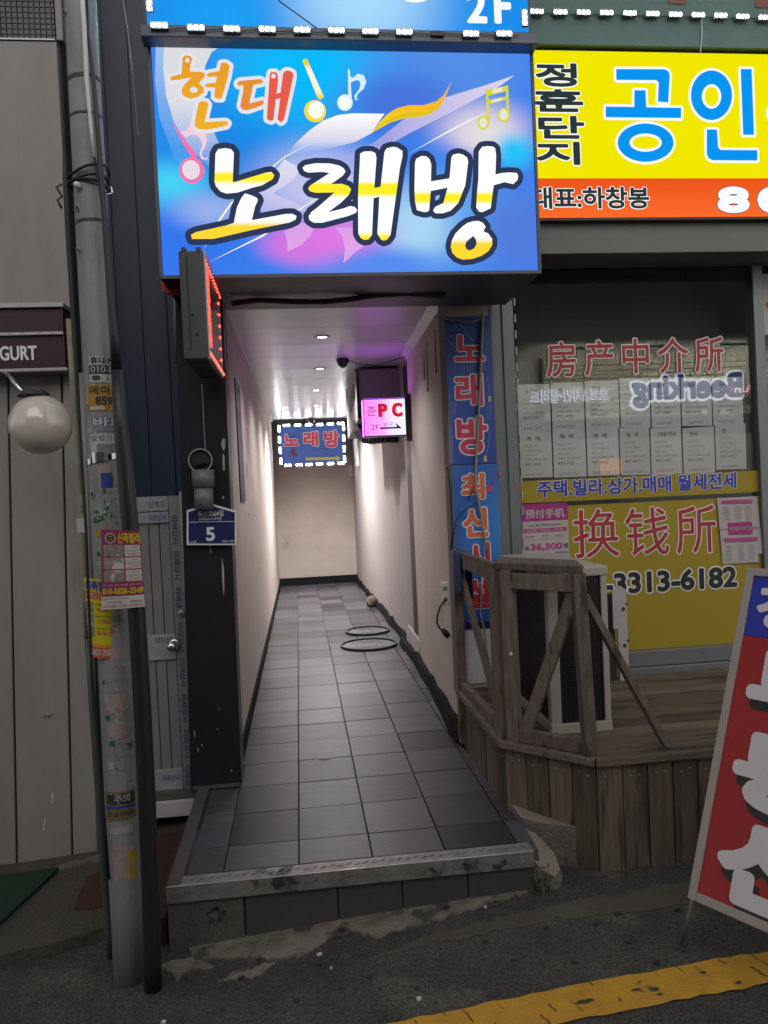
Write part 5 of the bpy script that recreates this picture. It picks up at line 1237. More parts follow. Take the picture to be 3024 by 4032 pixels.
# glass
gm = bpy.data.materials.new('window_glass'); gm.use_nodes = True; N, L = gm.node_tree.nodes, gm.node_tree.links
N.remove(N['Principled BSDF'])
tr = N.new('ShaderNodeBsdfTransparent'); tr.inputs[0].default_value = (.97, .98, .97, 1); gl = N.new('ShaderNodeBsdfGlossy'); gl.inputs['Roughness'].default_value = 0.0
fz = N.new('ShaderNodeLayerWeight'); fz.inputs[0].default_value = .35; ad = N.new('ShaderNodeMapRange'); ad.inputs[3].default_value = .075; ad.inputs[4].default_value = .5
pw_ = N.new('ShaderNodeMath'); pw_.operation = 'POWER'; pw_.inputs[1].default_value = 3; L.new(fz.outputs['Facing'], pw_.inputs[0]); L.new(pw_.outputs[0], ad.inputs[0]); ms = N.new('ShaderNodeMixShader'); L.new(ad.outputs[0], ms.inputs[0]); L.new(tr.outputs[0], ms.inputs[1]); L.new(gl.outputs[0], ms.inputs[2]); L.new(ms.outputs[0], N['Material Output'].inputs[0])
MB().box((1.276, YW - .004, .633), (XR + .03, YW + .002, 2.928)).build('pane', gm, shop)
MB().box((XR + .10, YW - .004, .633), (4.6, YW + .002, 2.928)).build('pane', gm, shop)
# dark shop interior
M_int = mat('dim_interior', (.07, .072, .066), .8, col2=(.05, .05, .045), scale=1.5)
MB().box((1.13, 7.0, .3), (4.6, 7.05, 3.2)).build('interior_wall', M_int, shop)
MB().box((1.21, 4.45, .3), (1.23, 7.0, 3.2)).build('interior_wall', M_int, shop)
MB().box((1.13, 4.43, 3.0), (4.6, 7.0, 3.05)).build('interior_ceiling', M_int, shop)
MB().box((1.13, 4.43, .3), (4.6, 7.0, .45)).build('interior_floor', M_int, shop)
MB().box((1.36, 4.56, 2.2), (2.66, 4.60, 2.87)).build('rolled_blind', mat('dark_blind', (.045, .045, .04), .8, stretch=(1, 1, 8)), shop)
bb = MB()
for u in (1270, 1478): bb.tube([at(u - 4, 585, 4.45), at(u + 6, 592, 4.45), at(u, 600, 4.45), at(u + 12, 606, 4.45)], .004, 6)
bb.build('blind_cord', M_black, shop, kind='stuff')
# films and lettering on the glass
M_olive = mat('mustard_film', (.36, .262, .012), .6, col2=(.31, .222, .012), scale=1.2)
YF = YW - .0075
cS, cT = crop(1950, 900, 1074), crop(1950, 1850, 1074)
zb1, zb0 = at(1113, 1040, YF).z, at(1113, 1088, YF).z
MB().box((1.277, YF, zb0), (XR + .02, YF + .002, zb1)).build('mustard_band', M_olive, shop)
zf = at(1113, 1098, YF).z
MB().box((1.277, YF, .633), (XR + .025, YF + .002, zf)).build('mustard_panel', M_olive, shop)
M_redv = mat('red_vinyl_letter', (.42, .03, .04), .5); M_bluev = mat('blue_vinyl_letter', (.04, .055, .42), .5); M_blackv = mat('black_vinyl_letter', (.015, .02, .022), .5)
def cjk(cr_, items, m, out, bold=.015, ow=.028, nm='window_lettering', Y=YF - .0006):
    b = MB(); F = fmap((0, Y, 0), (1, Y, 0), (0, Y, 1))
    for ch, r in items:
        p, q = at(*cr_(r[0], r[1]), Y), at(*cr_(r[2], r[3]), Y); write(b, ch, F, m, (p.x, q.z, q.x, p.z), .001, bold, out, ow, outlift=.0004)
    return b.build(nm, None, shop)
cjk(cS, [('房', (305, 690, 495, 900)), ('产', (538, 680, 722, 892)), ('中', (768, 670, 938, 880)), ('介', (985, 665, 1178, 878)), ('所', (1210, 660, 1392, 870))], M_redv, M_lwhite)
cjk(cS, [('주택.빌라.상가.매매 월세전세', (252, 1536, 1467, 1580))], M_bluev, M_lwhite, .03, .035)
cjk(cT, [('换', (470, 245, 756, 525)), ('钱', (786, 235, 1058, 512)), ('所', (1096, 222, 1345, 500))], M_redv, M_lwhite, .004, .022)
cjk(cT, [('-3313-6182', (655, 632, 1472, 712))], M_blackv, M_lwhite, .04, .05)

# white listing sheets taped up inside, each its own thing
SH = [  # corners in the crop: x0, y0, x1, y1, heading, last line
    (132, 950, 340, 1232, '급 매매', '010-8377-0272', 'white listing sheet at the top next to the window hinge'),
    (342, 935, 545, 1222, '매매', '010-8377-0272', 'white listing sheet under the mirrored Korean letters, second of the top row'),
    (547, 928, 757, 1212, '전세', '010-8377-0272', 'white listing sheet third from the hinge in the top row'),
    (759, 920, 945, 1208, '월세', '010-8377-0272', 'white listing sheet fourth from the hinge in the top row'),
    (947, 915, 1130, 1204, '월세', '010-8377-0272', 'white listing sheet fifth from the hinge in the top row'),
    (1132, 908, 1320, 1198, '매매', '010-8377-0272', 'white listing sheet sixth from the hinge in the top row'),
    (1322, 902, 1510, 1190, '매매', '010-8377-0272', 'white listing sheet at the end of the top row by the far jamb'),
    (147, 1238, 350, 1512, '매  매', '010-8377-0272', 'white listing sheet headed in spaced Korean letters at the lower hinge corner'),
    (352, 1228, 556, 1508, '매  매', '010-8377-0272', 'white listing sheet second from the hinge in the lower row'),
    (558, 1222, 757, 1502, '매  매', '종류:주택', 'white listing sheet with the warm orange lamp reflection on it'),
    (759, 1216, 945, 1496, '매  매', '010-8377-0272', 'white listing sheet fourth from the hinge in the lower row'),
    (947, 1212, 1138, 1490, '신축빌라전세', '010-8377-0272', 'white listing sheet fifth from the hinge in the lower row'),
    (1142, 1205, 1338, 1484, '전세', '010-8377-0272', 'white listing sheet just before the separate end sheet in the lower row'),
    (1340, 1186, 1530, 1462, '돈', '금액 2000/90', 'separate white sheet taped slightly higher at the end of the lower row')]
for i, (x0, y0, x1, y1, h, l_, lab) in enumerate(SH):
    Yp = YW + .0102 + .0007 * (i % 2) + .0003 * (i // 7) - (.004 if i == 13 else 0)
    a, b = at(*cS(x0, y0), Yp), at(*cS(x1, y1), Yp)
    t = thing('listing_sheet', (a.x, Yp, b.z), lab, 'paper notice', 'listing sheets taped inside the shop window')
    dz = random.uniform(-.006, .006)
    if i not in (0, 7): a.z += random.uniform(-.006, .006); a.x -= .004
    MB().hexa([(a.x, Yp, b.z + dz), (b.x, Yp, b.z), (b.x, Yp + .0008, b.z), (a.x, Yp + .0008, b.z + dz), (a.x, Yp, a.z + dz), (b.x, Yp, a.z), (b.x, Yp + .0008, a.z), (a.x, Yp + .0008, a.z + dz)]).build('sheet', M_paper, t)
    F = fmap((a.x, Yp, b.z), (b.x, Yp, b.z), (a.x, Yp, a.z)); pb = MB()
    write(pb, h, F, M_ink, (.22, .80, .22 + .09 * len(h) + .05, .90), .0005, .005)
    rows = ['종류:상가주택', '구조:방3 화장실2', '대지 132㎡', '보증금 3000/200만', '매매가 14억5천']
    for k, tx_ in enumerate(rows):
        bold = k == 4
        write(pb, tx_, F, M_ink if bold else M_inkgrey, (.14, .66 - k * .095 - (.02 if bold else 0), .14 + .055 * len(tx_), .71 - k * .095), .0005, .004 if bold else 0)
    write(pb, l_, F, M_inkgrey, (.16, .05, .72, .105), .0005, 0)
    pb.build('print', None, t)
# posters on the outside of the glass
M_mag = mat('magenta_print', (.40, .025, .22), .5, col2=(.32, .02, .18), scale=4); M_pink2 = mat('pink_print', (.46, .08, .24), .6); M_bw2 = mat('poster_white', (.50, .46, .46), .6)
YO = YW - .013
a, b = at(*cT(155, 212), YO), at(*cT(452, 545), YO)
t = thing('phone_poster', (a.x, YO, b.z), 'white and magenta prepaid phone poster priced 36,300 on the mustard window', 'poster')
MB().box((a.x, YO, b.z), (b.x, YO + .001, a.z)).build('sheet', M_bw2, t)
F = fmap((a.x, YO, b.z), (b.x, YO, b.z), (a.x, YO, a.z)); pb = MB()
fquad(pb, F, M_mag, (0, .70, 1, 1), .0006); write(pb, '预付手机', F, M_bw2, (.08, .745, .93, .91), .0012, .03); write(pb, 'U+', F, M_bw2, (.01, .95, .07, .99), .0012, .01)
write(pb, 'eyagi 预付套值 300MB', F, M_ink, (.13, .60, .84, .65), .001, .012); fquad(pb, F, M_pink2, (.03, .50, .97, .575), .0006); write(pb, '通话  短信  流量', F, M_bw2, (.1, .515, .9, .56), .0012, .01)
for k in range(3): fquad(pb, F, M_pink2, (.06 + k * .32, .43, .26 + k * .32, .445), .0006); fquad(pb, F, M_inkgrey, (.06 + k * .32, .40, .24 + k * .32, .41), .0006)
fquad(pb, F, M_inkgrey, (.14, .365, .84, .373), .0006)
write(pb, '月', F, M_ink, (.05, .185, .13, .27), .001, .02); write(pb, '36,300', F, M_pink2, (.17, .175, .86, .31), .001, .05); write(pb, '원', F, M_ink, (.88, .21, .98, .29), .001, .02); write(pb, '附加税包含', F, M_ink, (.70, .115, .97, .155), .001, .01)
pb.build('print', None, t)
a, b = at(*cT(1345, 172), YO), at(*cT(1605, 560), YO)
t = thing('menu_notice', (a.x, YO, b.z), 'curling white notice with pink headings at the far edge of the mustard window', 'poster')
q_ = MB(); vs = []
for j in range(9):
    for i in range(9):
        s_, t_ = i / 8, j / 8; l_ = .012 * max(0, s_ - .6) * (1 - t_) * 2.2 + .004 * math.sin(3 * s_ + 2 * t_)
        vs.append((a.x + (b.x - a.x) * s_ + .025 * (1 - t_), YO - l_ - .002, b.z + (a.z - b.z) * t_))
q_.add(vs, [(j * 9 + i, j * 9 + i + 1, j * 9 + i + 10, j * 9 + i + 9) for j in range(8) for i in range(8) if not (j == 0 and i > 6)])
q_.build('sheet', M_bw2, t, smooth=True)
F = fmap((a.x + .02, YO - .008, b.z), (b.x + .012, YO - .014, b.z), (a.x, YO - .004, a.z)); pb = MB()
fquad(pb, F, M_pink2, (.1, .91, .88, .96), .002); fquad(pb, F, M_mag, (.22, .44, .82, .62), .002); fquad(pb, F, M_pink2, (.1, .33, .92, .39), .002); fquad(pb, F, M_mag, (.0, .52, .99, .53), .0015)
write(pb, '연변결혼정보모음', F, M_bw2, (.24, .50, .80, .56), .003, .02)
for k in range(6):
    for c_ in (.12, .42, .68): fquad(pb, F, M_inkgrey if k % 2 else M_pink2, (c_, .67 + k * .036, c_ + .16, .678 + k * .036), .002); fquad(pb, F, M_inkgrey, (c_, .06 + k * .042, c_ + .14, .067 + k * .042), .002)
pb.build('print', None, t)
# neighbour's window sign just entering at the frame edge
a, b = at(1646, 592, YW - .02), at(1700, 722, YW - .02)
t = thing('neighbour_window_sign', (a.x, YW - .02, b.z), 'pale sign with red lettering in the next window at the frame edge', 'sign')
MB().box((a.x, YW - .02, b.z), (b.x + .3, YW - .008, a.z)).build('board', M_bw2, t)
pb = MB(); F = fmap((a.x, YW - .02, b.z), (b.x + .3, YW - .02, b.z), (a.x, YW - .02, a.z)); write(pb, '상담', F, M_redv, (.04, .1, .9, .9), .002, .04); pb.build('lettering', None, t)

# ------------------------------------------------------------------ vertical karaoke banner on the pier
YV = 4.285
cV = crop(1650, 1100, 500, 922)
def eV(x, y): u, v = cV(x, y); return at(u, v, YV)
ban = thing('vertical_banner', (1.0, YV, .82), 'tall blue vertical banner with pink Korean letters beside the shop front', 'banner')
M_bnv = mat('blue_banner_print', (.022, .055, .29), .4, col2=(.03, .08, .37), scale=1.6, amt=1)
M_bnv2 = mat('airbrushed_blue_banner', (.026, .085, .40), .4, col2=(.05, .24, .62), scale=2.6, amt=1, stretch=(1, 1, .7))
zm = eV(380, 1345).z; zt0, zb0_ = eV(300, 270).z, at(1020, 1345, YV).z
MB().hexa([(.872, YV, zm + .002), (1.135, YV, zm + .002), (1.135, YV + .012, zm + .002), (.872, YV + .012, zm + .002), (.868, YV, zt0), (1.13, YV, zt0), (1.13, YV + .012, zt0), (.868, YV + .012, zt0)]).build('upper_panel', M_bnv, ban, bevel=.002)
MB().box((.876, YV, zb0_), (1.137, YV + .012, zm - .002)).build('lower_panel', M_bnv2, ban, bevel=.002)
M_pk, M_or2, M_rd2 = mat('crimson_vinyl', (.60, .05, .11), .5), mat('coral_vinyl', (.68, .17, .085), .5), mat('scarlet_vinyl', (.58, .04, .05), .5)
b = MB(); F = fmap((0, YV, 0), (1, YV, 0), (0, YV, 1))
for ch, r in (('노', (252, 405, 478, 592)), ('래', (258, 690, 468, 918)), ('방', (268, 1000, 502, 1268))):
    p, q = eV(r[0], r[1]), eV(r[2], r[3]); write(b, ch, F, M_pk, (p.x, q.z, q.x, p.z), .003, .035, M_lwhite, .035)
for ch, r, m_ in (('최', (302, 1412, 482, 1592), M_or2), ('신', (312, 1662, 505, 1866), M_or2), ('시', (345, 1915, 520, 2120), M_rd2)):
    p, q = eV(r[0], r[1]), eV(r[2], r[3]); write(b, ch, F, m_, (p.x, q.z, q.x, p.z), .003, .045, M_lwhite, .035)
c4b = crop(1700, 2100, 1000); p, q = at(*c4b(228, 300), YV), at(*c4b(380, 485), YV); write(b, '설', F, M_rd2, (p.x, q.z, q.x, p.z), .003, .045, M_lwhite, .035)
b.build('lettering', None, ban)
b = MB(); b.mat(mat('pale_blue_vinyl', ()))
for (x0, y0, x1, y1) in ((195, 425, 262, 495), (218, 398, 240, 420), (236, 360, 255, 380), (260, 330, 295, 372), (300, 320, 390, 448), (343, 622, 360, 655), (372, 622, 390, 655), (468, 622, 480, 655), (492, 708, 512, 830), (497, 905, 500, 1012), (512, 905, 520, 1025), (512, 1105, 495, 1260), (220, 830, 215, 1000), (215, 1000, 225, 1335), (238, 880, 228, 1060), (228, 1060, 238, 1335), (255, 890, 240, 1100), (240, 1100, 250, 1335), (268, 895, 262, 980), (485, 1255, 460, 1325)):
    b.beam(eV(x0, y0) + Vector((0, -.0012, 0)), eV(x1, y1) + Vector((0, -.0012, 0)), .0022, .003, up=(0, 1, 0))
b.mat(mat('yellow_vinyl', ()))
for x, y in ((513, 868), (482, 1302)):
    p = eV(x, y); b.box((p.x - .008, YV - .002, p.z - .016), (p.x + .008, YV - .001, p.z + .016))
p = eV(508, 1520); b.mat(mat('hot_pink_vinyl', (.5, .06, .25), .5)); b.tube([p + Vector((0, -.001, 0)), p + Vector((0, -.003, 0))], .022, 16)
b.beam(eV(520, 1520) + Vector((0, -.002, 0)), eV(568, 1395) + Vector((0, -.002, 0)), .003, .006, up=(0, 1, 0)); b.beam(eV(566, 1395) + Vector((0, -.002, 0)), eV(585, 1440) + Vector((0, -.002, 0)), .003, .012, up=(0, 1, 0))
b.build('music_print', None, ban, kind='stuff')
b = MB(); b.mat(mat('navy_plate', ())); z_ = zb0_; b.box((.876, YV - .002, z_ - .035), (1.137, YV + .01, z_ - .003)); b.build('foot_strip', None, ban)
# cables down the banner
w = MB(); P = [eV(*c) + Vector((0, -.02, 0)) for c in ((112, 270), (170, 290), (250, 305), (330, 315), (400, 312), (450, 285))]; w.tube(P, .004, 6)
w.tube([eV(*c) + Vector((0, -.02, 0)) for c in ((452, 250), (455, 300), (448, 480), (440, 700), (430, 900), (420, 1100), (408, 1330), (400, 1500), (425, 1600), (450, 1750), (470, 1880), (485, 1990))], .0075, 8)
tag(w.build('tan_cable', mat('tan_cable', (.30, .25, .20), .6), smooth=True), 'bundle of tan cables looped over and down the blue banner', 'cable')
w = MB(); w.tube([eV(*c) + Vector((0, -.022, 0)) for c in ((440, 320), (428, 700), (418, 1000), (405, 1350), (398, 1500), (370, 1560), (350, 1600))], .0035, 6)
w.tube([eV(*c) + Vector((0, -.022, 0)) for c in ((410, 1620), (350, 1660), (290, 1710), (258, 1760), (245, 1850), (232, 1950))], .003, 6)
w.tube([eV(*c) + Vector((0, -.022, 0)) for c in ((200, 1360), (220, 1500), (232, 1700), (238, 1850), (225, 1960))], .005, 6)
tag(w.build('black_cables', M_black, smooth=True), 'thin black cables straggling down the lower banner', 'cable')
w = MB(); w.tube([at(*c4b(330, 240), 4.25), at(*c4b(325, 400), 4.25), at(*c4b(318, 520), 4.25), at(*c4b(345, 640), 4.24), at(*c4b(355, 760), 4.24), at(*c4b(375, 860), 4.24)], .006, 8)
tag(w.build('grey_cable', M_alu, smooth=True), 'grey cable hanging in front of the grimy white wall patch', 'cable')

# ================================================================== WOODEN DECK
DZ = .50
deck = thing('wooden_deck', (1.8, 3.5, 0), 'raised dark wooden deck with a cut-off corner in front of the shop', 'deck')
def left_x(y): return .865 if y >= 3.36 else .865 + (3.36 - y)
y = 3.058
while y < 4.28:
    y1 = min(y + .118, 4.288)
    MB().hexa([(left_x(y), y + .003, DZ - .028), (4.6, y + .003, DZ - .028), (4.6, y1 - .003, DZ - .028), (left_x(y1), y1 - .003, DZ - .028), (left_x(y), y + .003, DZ), (4.6, y + .003, DZ), (4.6, y1 - .003, DZ), (left_x(y1), y1 - .003, DZ)]).build('deck_board', M_woodx, deck, bevel=.003)
    y = y1
def skirt(p0, p1, w, n_out):
    p0, p1 = Vector(p0), Vector(p1); L_ = (p1 - p0).length; n = max(1, round(L_ / w)); d = (p1 - p0) / n; o_ = Vector(n_out).normalized() * .022
    for i in range(n):
        a = p0 + d * i + d.normalized() * .0025; b = p0 + d * (i + 1) - d.normalized() * .0025
        za, zb_ = gz(a.x, a.y) - .03, gz(b.x, b.y) - .03; j = o_.normalized() * random.uniform(-.003, .003)
        bp = [a + j, b + j, b + j - o_, a + j - o_]
        zz = (za, zb_, zb_, za)
        mb = MB(); mb.hexa([(q.x, q.y, z) for q, z in zip(bp, zz)] + [(q.x, q.y, DZ - .03) for q in bp]); bo = mb.build('skirt_board', M_wood, deck, bevel=.0025)
        for s_ in (.32, .68):
            c = a.lerp(b, s_) + j; n_ = o_.normalized(); z = DZ - .07 - random.uniform(0, .02)
            mb = MB(); mb.tube([(c.x, c.y, z), (c.x + n_.x * .0018, c.y + n_.y * .0018, z)], .0042, 8); mb.build('nail_head', M_alu, bo)
skirt((.867, 4.28, 0), (.867, 3.362, 0), .115, (-1, 0, 0)); skirt((.869, 3.356, 0), (1.174, 3.052, 0), .107, (-1, -1, 0)); skirt((1.178, 3.050, 0), (4.5, 3.050, 0), .112, (0, -1, 0))
eg = MB(); eg.beam((.853, 4.28, DZ - .012), (.853, 3.35, DZ - .012), .03, .032); eg.build('edge_strip', M_rail, deck, bevel=.003)
eg = MB(); eg.beam((.855, 3.352, DZ - .012), (1.168, 3.038, DZ - .012), .03, .032); eg.build('edge_strip', M_rail, deck, bevel=.003)
eg = MB(); eg.beam((1.17, 3.034, DZ - .012), (4.5, 3.034, DZ - .012), .03, .032); eg.build('edge_strip', M_woodx, deck, bevel=.003)
MB().box((.90, 3.5, .0), (4.5, 4.25, .30)).build('dark_underside', M_dark, deck)

# ------------------------------------------------------------------ wooden rail enclosure on the deck
rail = thing('wooden_rail', (1.0, 3.3, DZ), 'grey-brown timber rail enclosure with slanting braces around the outdoor unit', 'rail')
def bar(p0, p1, w, h, name, up=(0, 0, 1), m=None): return MB().beam(p0, p1, w, h, up).build(name, m or M_rail, rail, bevel=.003)
RZ = 1.30
A0, A1 = Vector((.868, 4.25, DZ - .3)), Vector((.872, 4.25, RZ - .03))
bar(A0, A1, .05, .05, 'post', (0, 1, 0))
B1 = Vector((.876, 3.42, 0)); bar(B1 + Vector((0, 0, DZ)), B1 + Vector((-.004, 0, RZ - .03)), .052, .05, 'post', (0, 1, 0))
B2 = Vector((.918, 3.345, 0)); bar(B2 + Vector((0, 0, DZ)), B2 + Vector((-.006, 0, RZ - .03)), .055, .05, 'post', (.7, .7, 0))
Ct, Cb = at(1255, 1222, 3.09), at(1286, 1632, 3.09)
Cb = Vector((1.168, 3.09, DZ)); Ct = Vector((1.142, 3.09, RZ - .03))
bar(Cb, Ct, .055, .05, 'post', (0, 1, 0))
bar((.868, 4.28, RZ - .045), (.876, 3.40, RZ - .045), .03, .085, 'top_rail')
bar((.872, 4.24, DZ + .03), (.880, 3.44, DZ + .03), .035, .06, 'bottom_rail')
# wide top board between the corner posts
MB().hexa([(.872, 3.385, RZ - .03), (1.155, 3.062, RZ - .03), (1.215, 3.30, RZ - .03), (.95, 3.62, RZ - .03), (.866, 3.385, RZ + .004), (1.158, 3.055, RZ + .004), (1.215, 3.30, RZ + .004), (.95, 3.62, RZ + .004)]).build('top_board', M_rail, rail, bevel=.004)
bar((.90, 3.352, RZ - .075), (1.135, 3.10, RZ - .075), .03, .07, 'top_rail')
bar((.925, 3.335, DZ + .032), (1.155, 3.105, DZ + .032), .03, .06, 'bottom_rail')
bar((.872, 4.20, RZ - .10), (.880, 3.46, DZ + .10), .026, .05, 'brace')
bar(Vector((1.132, 3.115, RZ - .12)), Vector((.955, 3.30, DZ + .05)), .026, .055, 'brace', (.7, -.7, 0))
bar(Vector((1.165, 3.10, RZ - .12)), Vector((1.51, 3.10, DZ + .012)), .03, .05, 'brace', (0, 1, 0))
for (x, y_, z) in ((.916, 3.318, 1.2), (.92, 3.318, .98), (.92, 3.318, .72)):
    MB().tube([(x, y_, z), (x, y_ - .004, z)], .005, 8).build('screw_head', M_alu, rail)
p = Vector((.905, 3.31, .90)); MB().ball(p, .008, 8, 5, sq=(1, .5, 1.2)).build('sealant_blob', M_white, rail, smooth=True)
# blue cloth over the rail end
cl = MB(); vs = []
prof = [(-.022, -.20), (-.026, -.08), (-.026, .01), (-.012, .026), (.012, .026), (.03, .01), (.034, -.10), (.032, -.24)]
for j in range(7):
    for i, (dx, dz) in enumerate(prof):
        y_ = 4.04 + j * .028; k = .006 * math.sin(j * 1.9 + i)
        vs.append((.872 + dx * 1.15 + k, y_, RZ - .03 + dz + .01 * math.sin(j * 1.3)))
nP = len(prof); cl.add(vs, [(j * nP + i, j * nP + i + 1, (j + 1) * nP + i + 1, (j + 1) * nP + i) for j in range(6) for i in range(nP - 1)])
tag(cl.build('blue_cloth', mat('blue_denim_cloth', (.03, .06, .16), .9, bump=.5, bscale=200), smooth=True), 'blue cloth rag draped over the end of the timber rail', 'cloth')
# socket strip and dangling plug
p = at(962, 1282, 4.2)
t = thing('socket_strip', tuple(p), 'white two-way extension socket hanging on the corner of the wall', 'socket')
sb = MB(); sb.hexa([p + Vector(q) for q in ((-.022, -.02, -.065), (.02, -.02, -.065), (.02, .02, -.065), (-.022, .02, -.065), (-.022, -.02, .065), (.02, -.02, .065), (.02, .02, .065), (-.022, .02, .065))]); sbo = sb.build('body', M_white, t, bevel=.008)
for dz in (.03, -.03): MB().tube([p + Vector((-.004, -.0205, dz)), p + Vector((-.004, -.0225, dz))], .013, 14).build('outlet', M_inkgrey, sbo)
w = MB(); w.tube([p + Vector((-.004, -.022, -.03)), at(951, 1310, 4.17), at(945, 1330, 4.17), at(944, 1345, 4.17), at(950, 1358, 4.17), at(957, 1362, 4.17)], .0055, 8); w.build('cord', M_black, t, smooth=True)
p2 = at(962, 1367, 4.17); mb = MB(); mb.tube([p2 + Vector((-.016, 0, .02)), p2 + Vector((0, 0, 0)), p2 + Vector((.016, 0, -.022))], [.011, .018, .015], 10); plg = mb.build('plug', M_black, t, smooth=True)
for s_ in (-.005, .005): MB().tube([p2 + Vector((.016 + s_, 0, -.020 + s_)), p2 + Vector((.028 + s_, 0, -.036 + s_))], .0025, 6).build('plug_pin', M_alu, plg)

# ------------------------------------------------------------------ air-conditioner outdoor unit
ac = thing('outdoor_unit', (1.23, 3.75, DZ), 'tall cream and black air conditioner outdoor unit standing on the deck', 'air conditioner')
M_acc = mat('cream_steel', (.44, .415, .37), .45, col2=(.36, .33, .29), scale=5, stain=(.25, .2, .16), sscale=6, sth=.66)
x0, x1, y0, y1, z0, z1 = 1.100, 1.385, 3.375, 4.15, DZ + .03, 1.262
M_coil = mat('black_coil', (.016, .018, .024), .5)
MB().box((x0 + .012, y0 + .012, z0 + .01), (x1 - .012, y1 - .012, z1 - .02)).build('core', M_coil, ac)
for (a, b) in (((x0, y0), (x0 + .050, y0 + .045)), ((x1 - .03, y0), (x1, y0 + .03)), ((x0, y1 - .05), (x0 + .04, y1)), ((x1 - .04, y1 - .05), (x1, y1))):
    MB().box((a[0], a[1], z0), (b[0], b[1], z1 - .015)).build('corner_post', M_acc, ac, bevel=.004)
MB().box((x0 - .006, y0 - .006, z1 - .045), (x1 + .006, y1 + .006, z1)).build('top_cover', M_acc, ac, bevel=.008)
MB().box((x0 - .003, y0 - .003, z0 - .03), (x1 + .003, y1 + .003, z0 + .018)).build('base_tray', M_acc, ac, bevel=.004)
g = MB()
for i in range(46): g.box((x0 + .05, y0 + .004, z0 + .025 + i * .0142), (x1 - .03, y0 + .007, z0 + .027 + i * .0142))
for i in range(12): g.box((x0 + .058 + i * .0175, y0 + .0008, z0 + .02), (x0 + .0605 + i * .0175, y0 + .0035, z1 - .05))
g.build('front_grille', mat('dark_grille', (.030, .033, .042), .45), ac, kind='stuff')
g = MB()
for i in range(44): g.box((x0 + .004, y0 + .046, z0 + .03 + i * .0146), (x0 + .008, y1 - .05, z0 + .0325 + i * .0146))
g.build('side_fins', mat('black_fins', (.022, .024, .03), .5), ac, kind='stuff')
for i in range(3): MB().box((x0 + .01 + i * .1, y0 + .05, DZ), (x0 + .05 + i * .1, y1 - .05, DZ + .003)).build('foot', M_black, ac)
# white punched steel plate
wp = thing('punched_plate', (1.84, 4.2, DZ), 'white punched steel plate with paired holes leaning by the mustard window', 'steel plate')
Yq = 4.18
a, b = at(1322, 1268, Yq), at(1362, 1523, Yq)
PL = [(a.x, a.z - .02), (a.x + .05, a.z), (b.x, a.z - .02), (b.x, b.z), (a.x + .03, b.z), (a.x + .025, .80), (a.x, .80)]
PL = [(x, max(z, DZ + .002)) for x, z in PL]
m_ = MB(); m_.slab([Vector((x, Yq, z)) for x, z in PL], (0, 1, 0), .012); m_.build('plate', mat('grubby_white_steel', (.46, .44, .43), .55, col2=(.36, .34, .33), scale=8, stain=(.2, .17, .14), sscale=10, sth=.66), wp, bevel=.002)
zc = a.z
for k, dz in enumerate((.13, .34, .56)):
    for (dx, ddz, r) in ((.062, 0, .011), (.084, .028, .008)):
        if zc - dz + ddz > DZ + .02: MB().tube([(a.x + dx - .01 * 0, Yq - .0005, zc - dz + ddz), (a.x + dx, Yq - .0015, zc - dz + ddz)], r, 14).build('hole', mat('hole_dark', (.05, .035, .03), .9), wp)
MB().box((a.x - .03, Yq + .03, DZ), (a.x + .02, Yq + .04, 1.0)).build('rear_leg', M_dark, wp)

# ------------------------------------------------------------------ broken concrete beside the step, moss
def rock(name, pts, top, m, j=.006):
    mb = MB(); mb.mat(m)
    base = [Vector((x, y, z0)) for (x, y, z0, z1_) in pts]; tp = [Vector((x + random.uniform(-j, j), y + random.uniform(-j, j), z1_)) for (x, y, z0, z1_) in pts]
    k = len(pts); mid = [(a + b_) / 2 + Vector((random.uniform(-j, j) * 2, random.uniform(-j, j) * 2, 0)) for a, b_ in zip(base, tp)]
    mb.add(base + mid + tp, [tuple(2 * k + i for i in t_) for t_ in tessellate_polygon([tp])] + [(i, (i + 1) % k, k + (i + 1) % k, k + i) for i in range(k)] + [(k + i, k + (i + 1) % k, 2 * k + (i + 1) % k, 2 * k + i) for i in range(k)])
    if top:
        mb.mat(top); nt_ = len(tessellate_polygon([tp])); mb.mi[:nt_] = [mb.cur] * nt_
    return mb.build(name, m)
M_top = mat('pale_cement_top', (.30, .245, .21), .85, col2=(.20, .165, .14), scale=8, bump=.4, bscale=80)  # paler tone for the top faces than for the sides
M_brk = mat('broken_cement', (.17, .155, .14), .9, col2=(.13, .12, .105), scale=9, amt=.8, bump=1.0, bscale=60, stain=(.06, .06, .045), sscale=8, sth=.62)
tag(rock('broken_slab', [(.885, 3.36, .0, .215), (.90, 3.21, .0, .205), (.96, 3.165, .0, .20), (1.10, 3.12, -.02, .185), (1.12, 3.14, -.02, .185)], M_top, M_brk, .004), 'flat-topped wedge of broken cement between the step and the deck', 'rubble')
tag(rock('broken_lump', [(.905, 3.205, .0, .165), (.89, 3.10, .0, .15), (.875, 3.0, .0, .13), (.90, 2.955, .0, .10), (.965, 2.965, .0, .06), (.99, 3.02, .0, .07), (.985, 3.10, .0, .10), (.95, 3.17, .0, .15)], M_top, M_brk, .012), 'crumbling lump of cement at the corner of the step', 'rubble')
random.seed(11)
ms_ = MB(); Mm = mat('moss', (.035, .055, .015), .95, col2=(.06, .075, .02), scale=30)
for i in range(260):
    x, y_ = random.gauss(.905, .022), random.gauss(2.972, .02); z = gz(x, y_) + max(0, random.gauss(.02, .03))
    an = random.random() * 6.3; h = random.uniform(.006, .022); d = Vector((math.cos(an), math.sin(an), 0)) * .003; b_ = Vector((x, y_, z)); t_ = b_ + Vector((random.uniform(-.006, .006), random.uniform(-.006, .006), h))
    ms_.add([b_ - d, b_ + d, t_], [(0, 1, 2)])
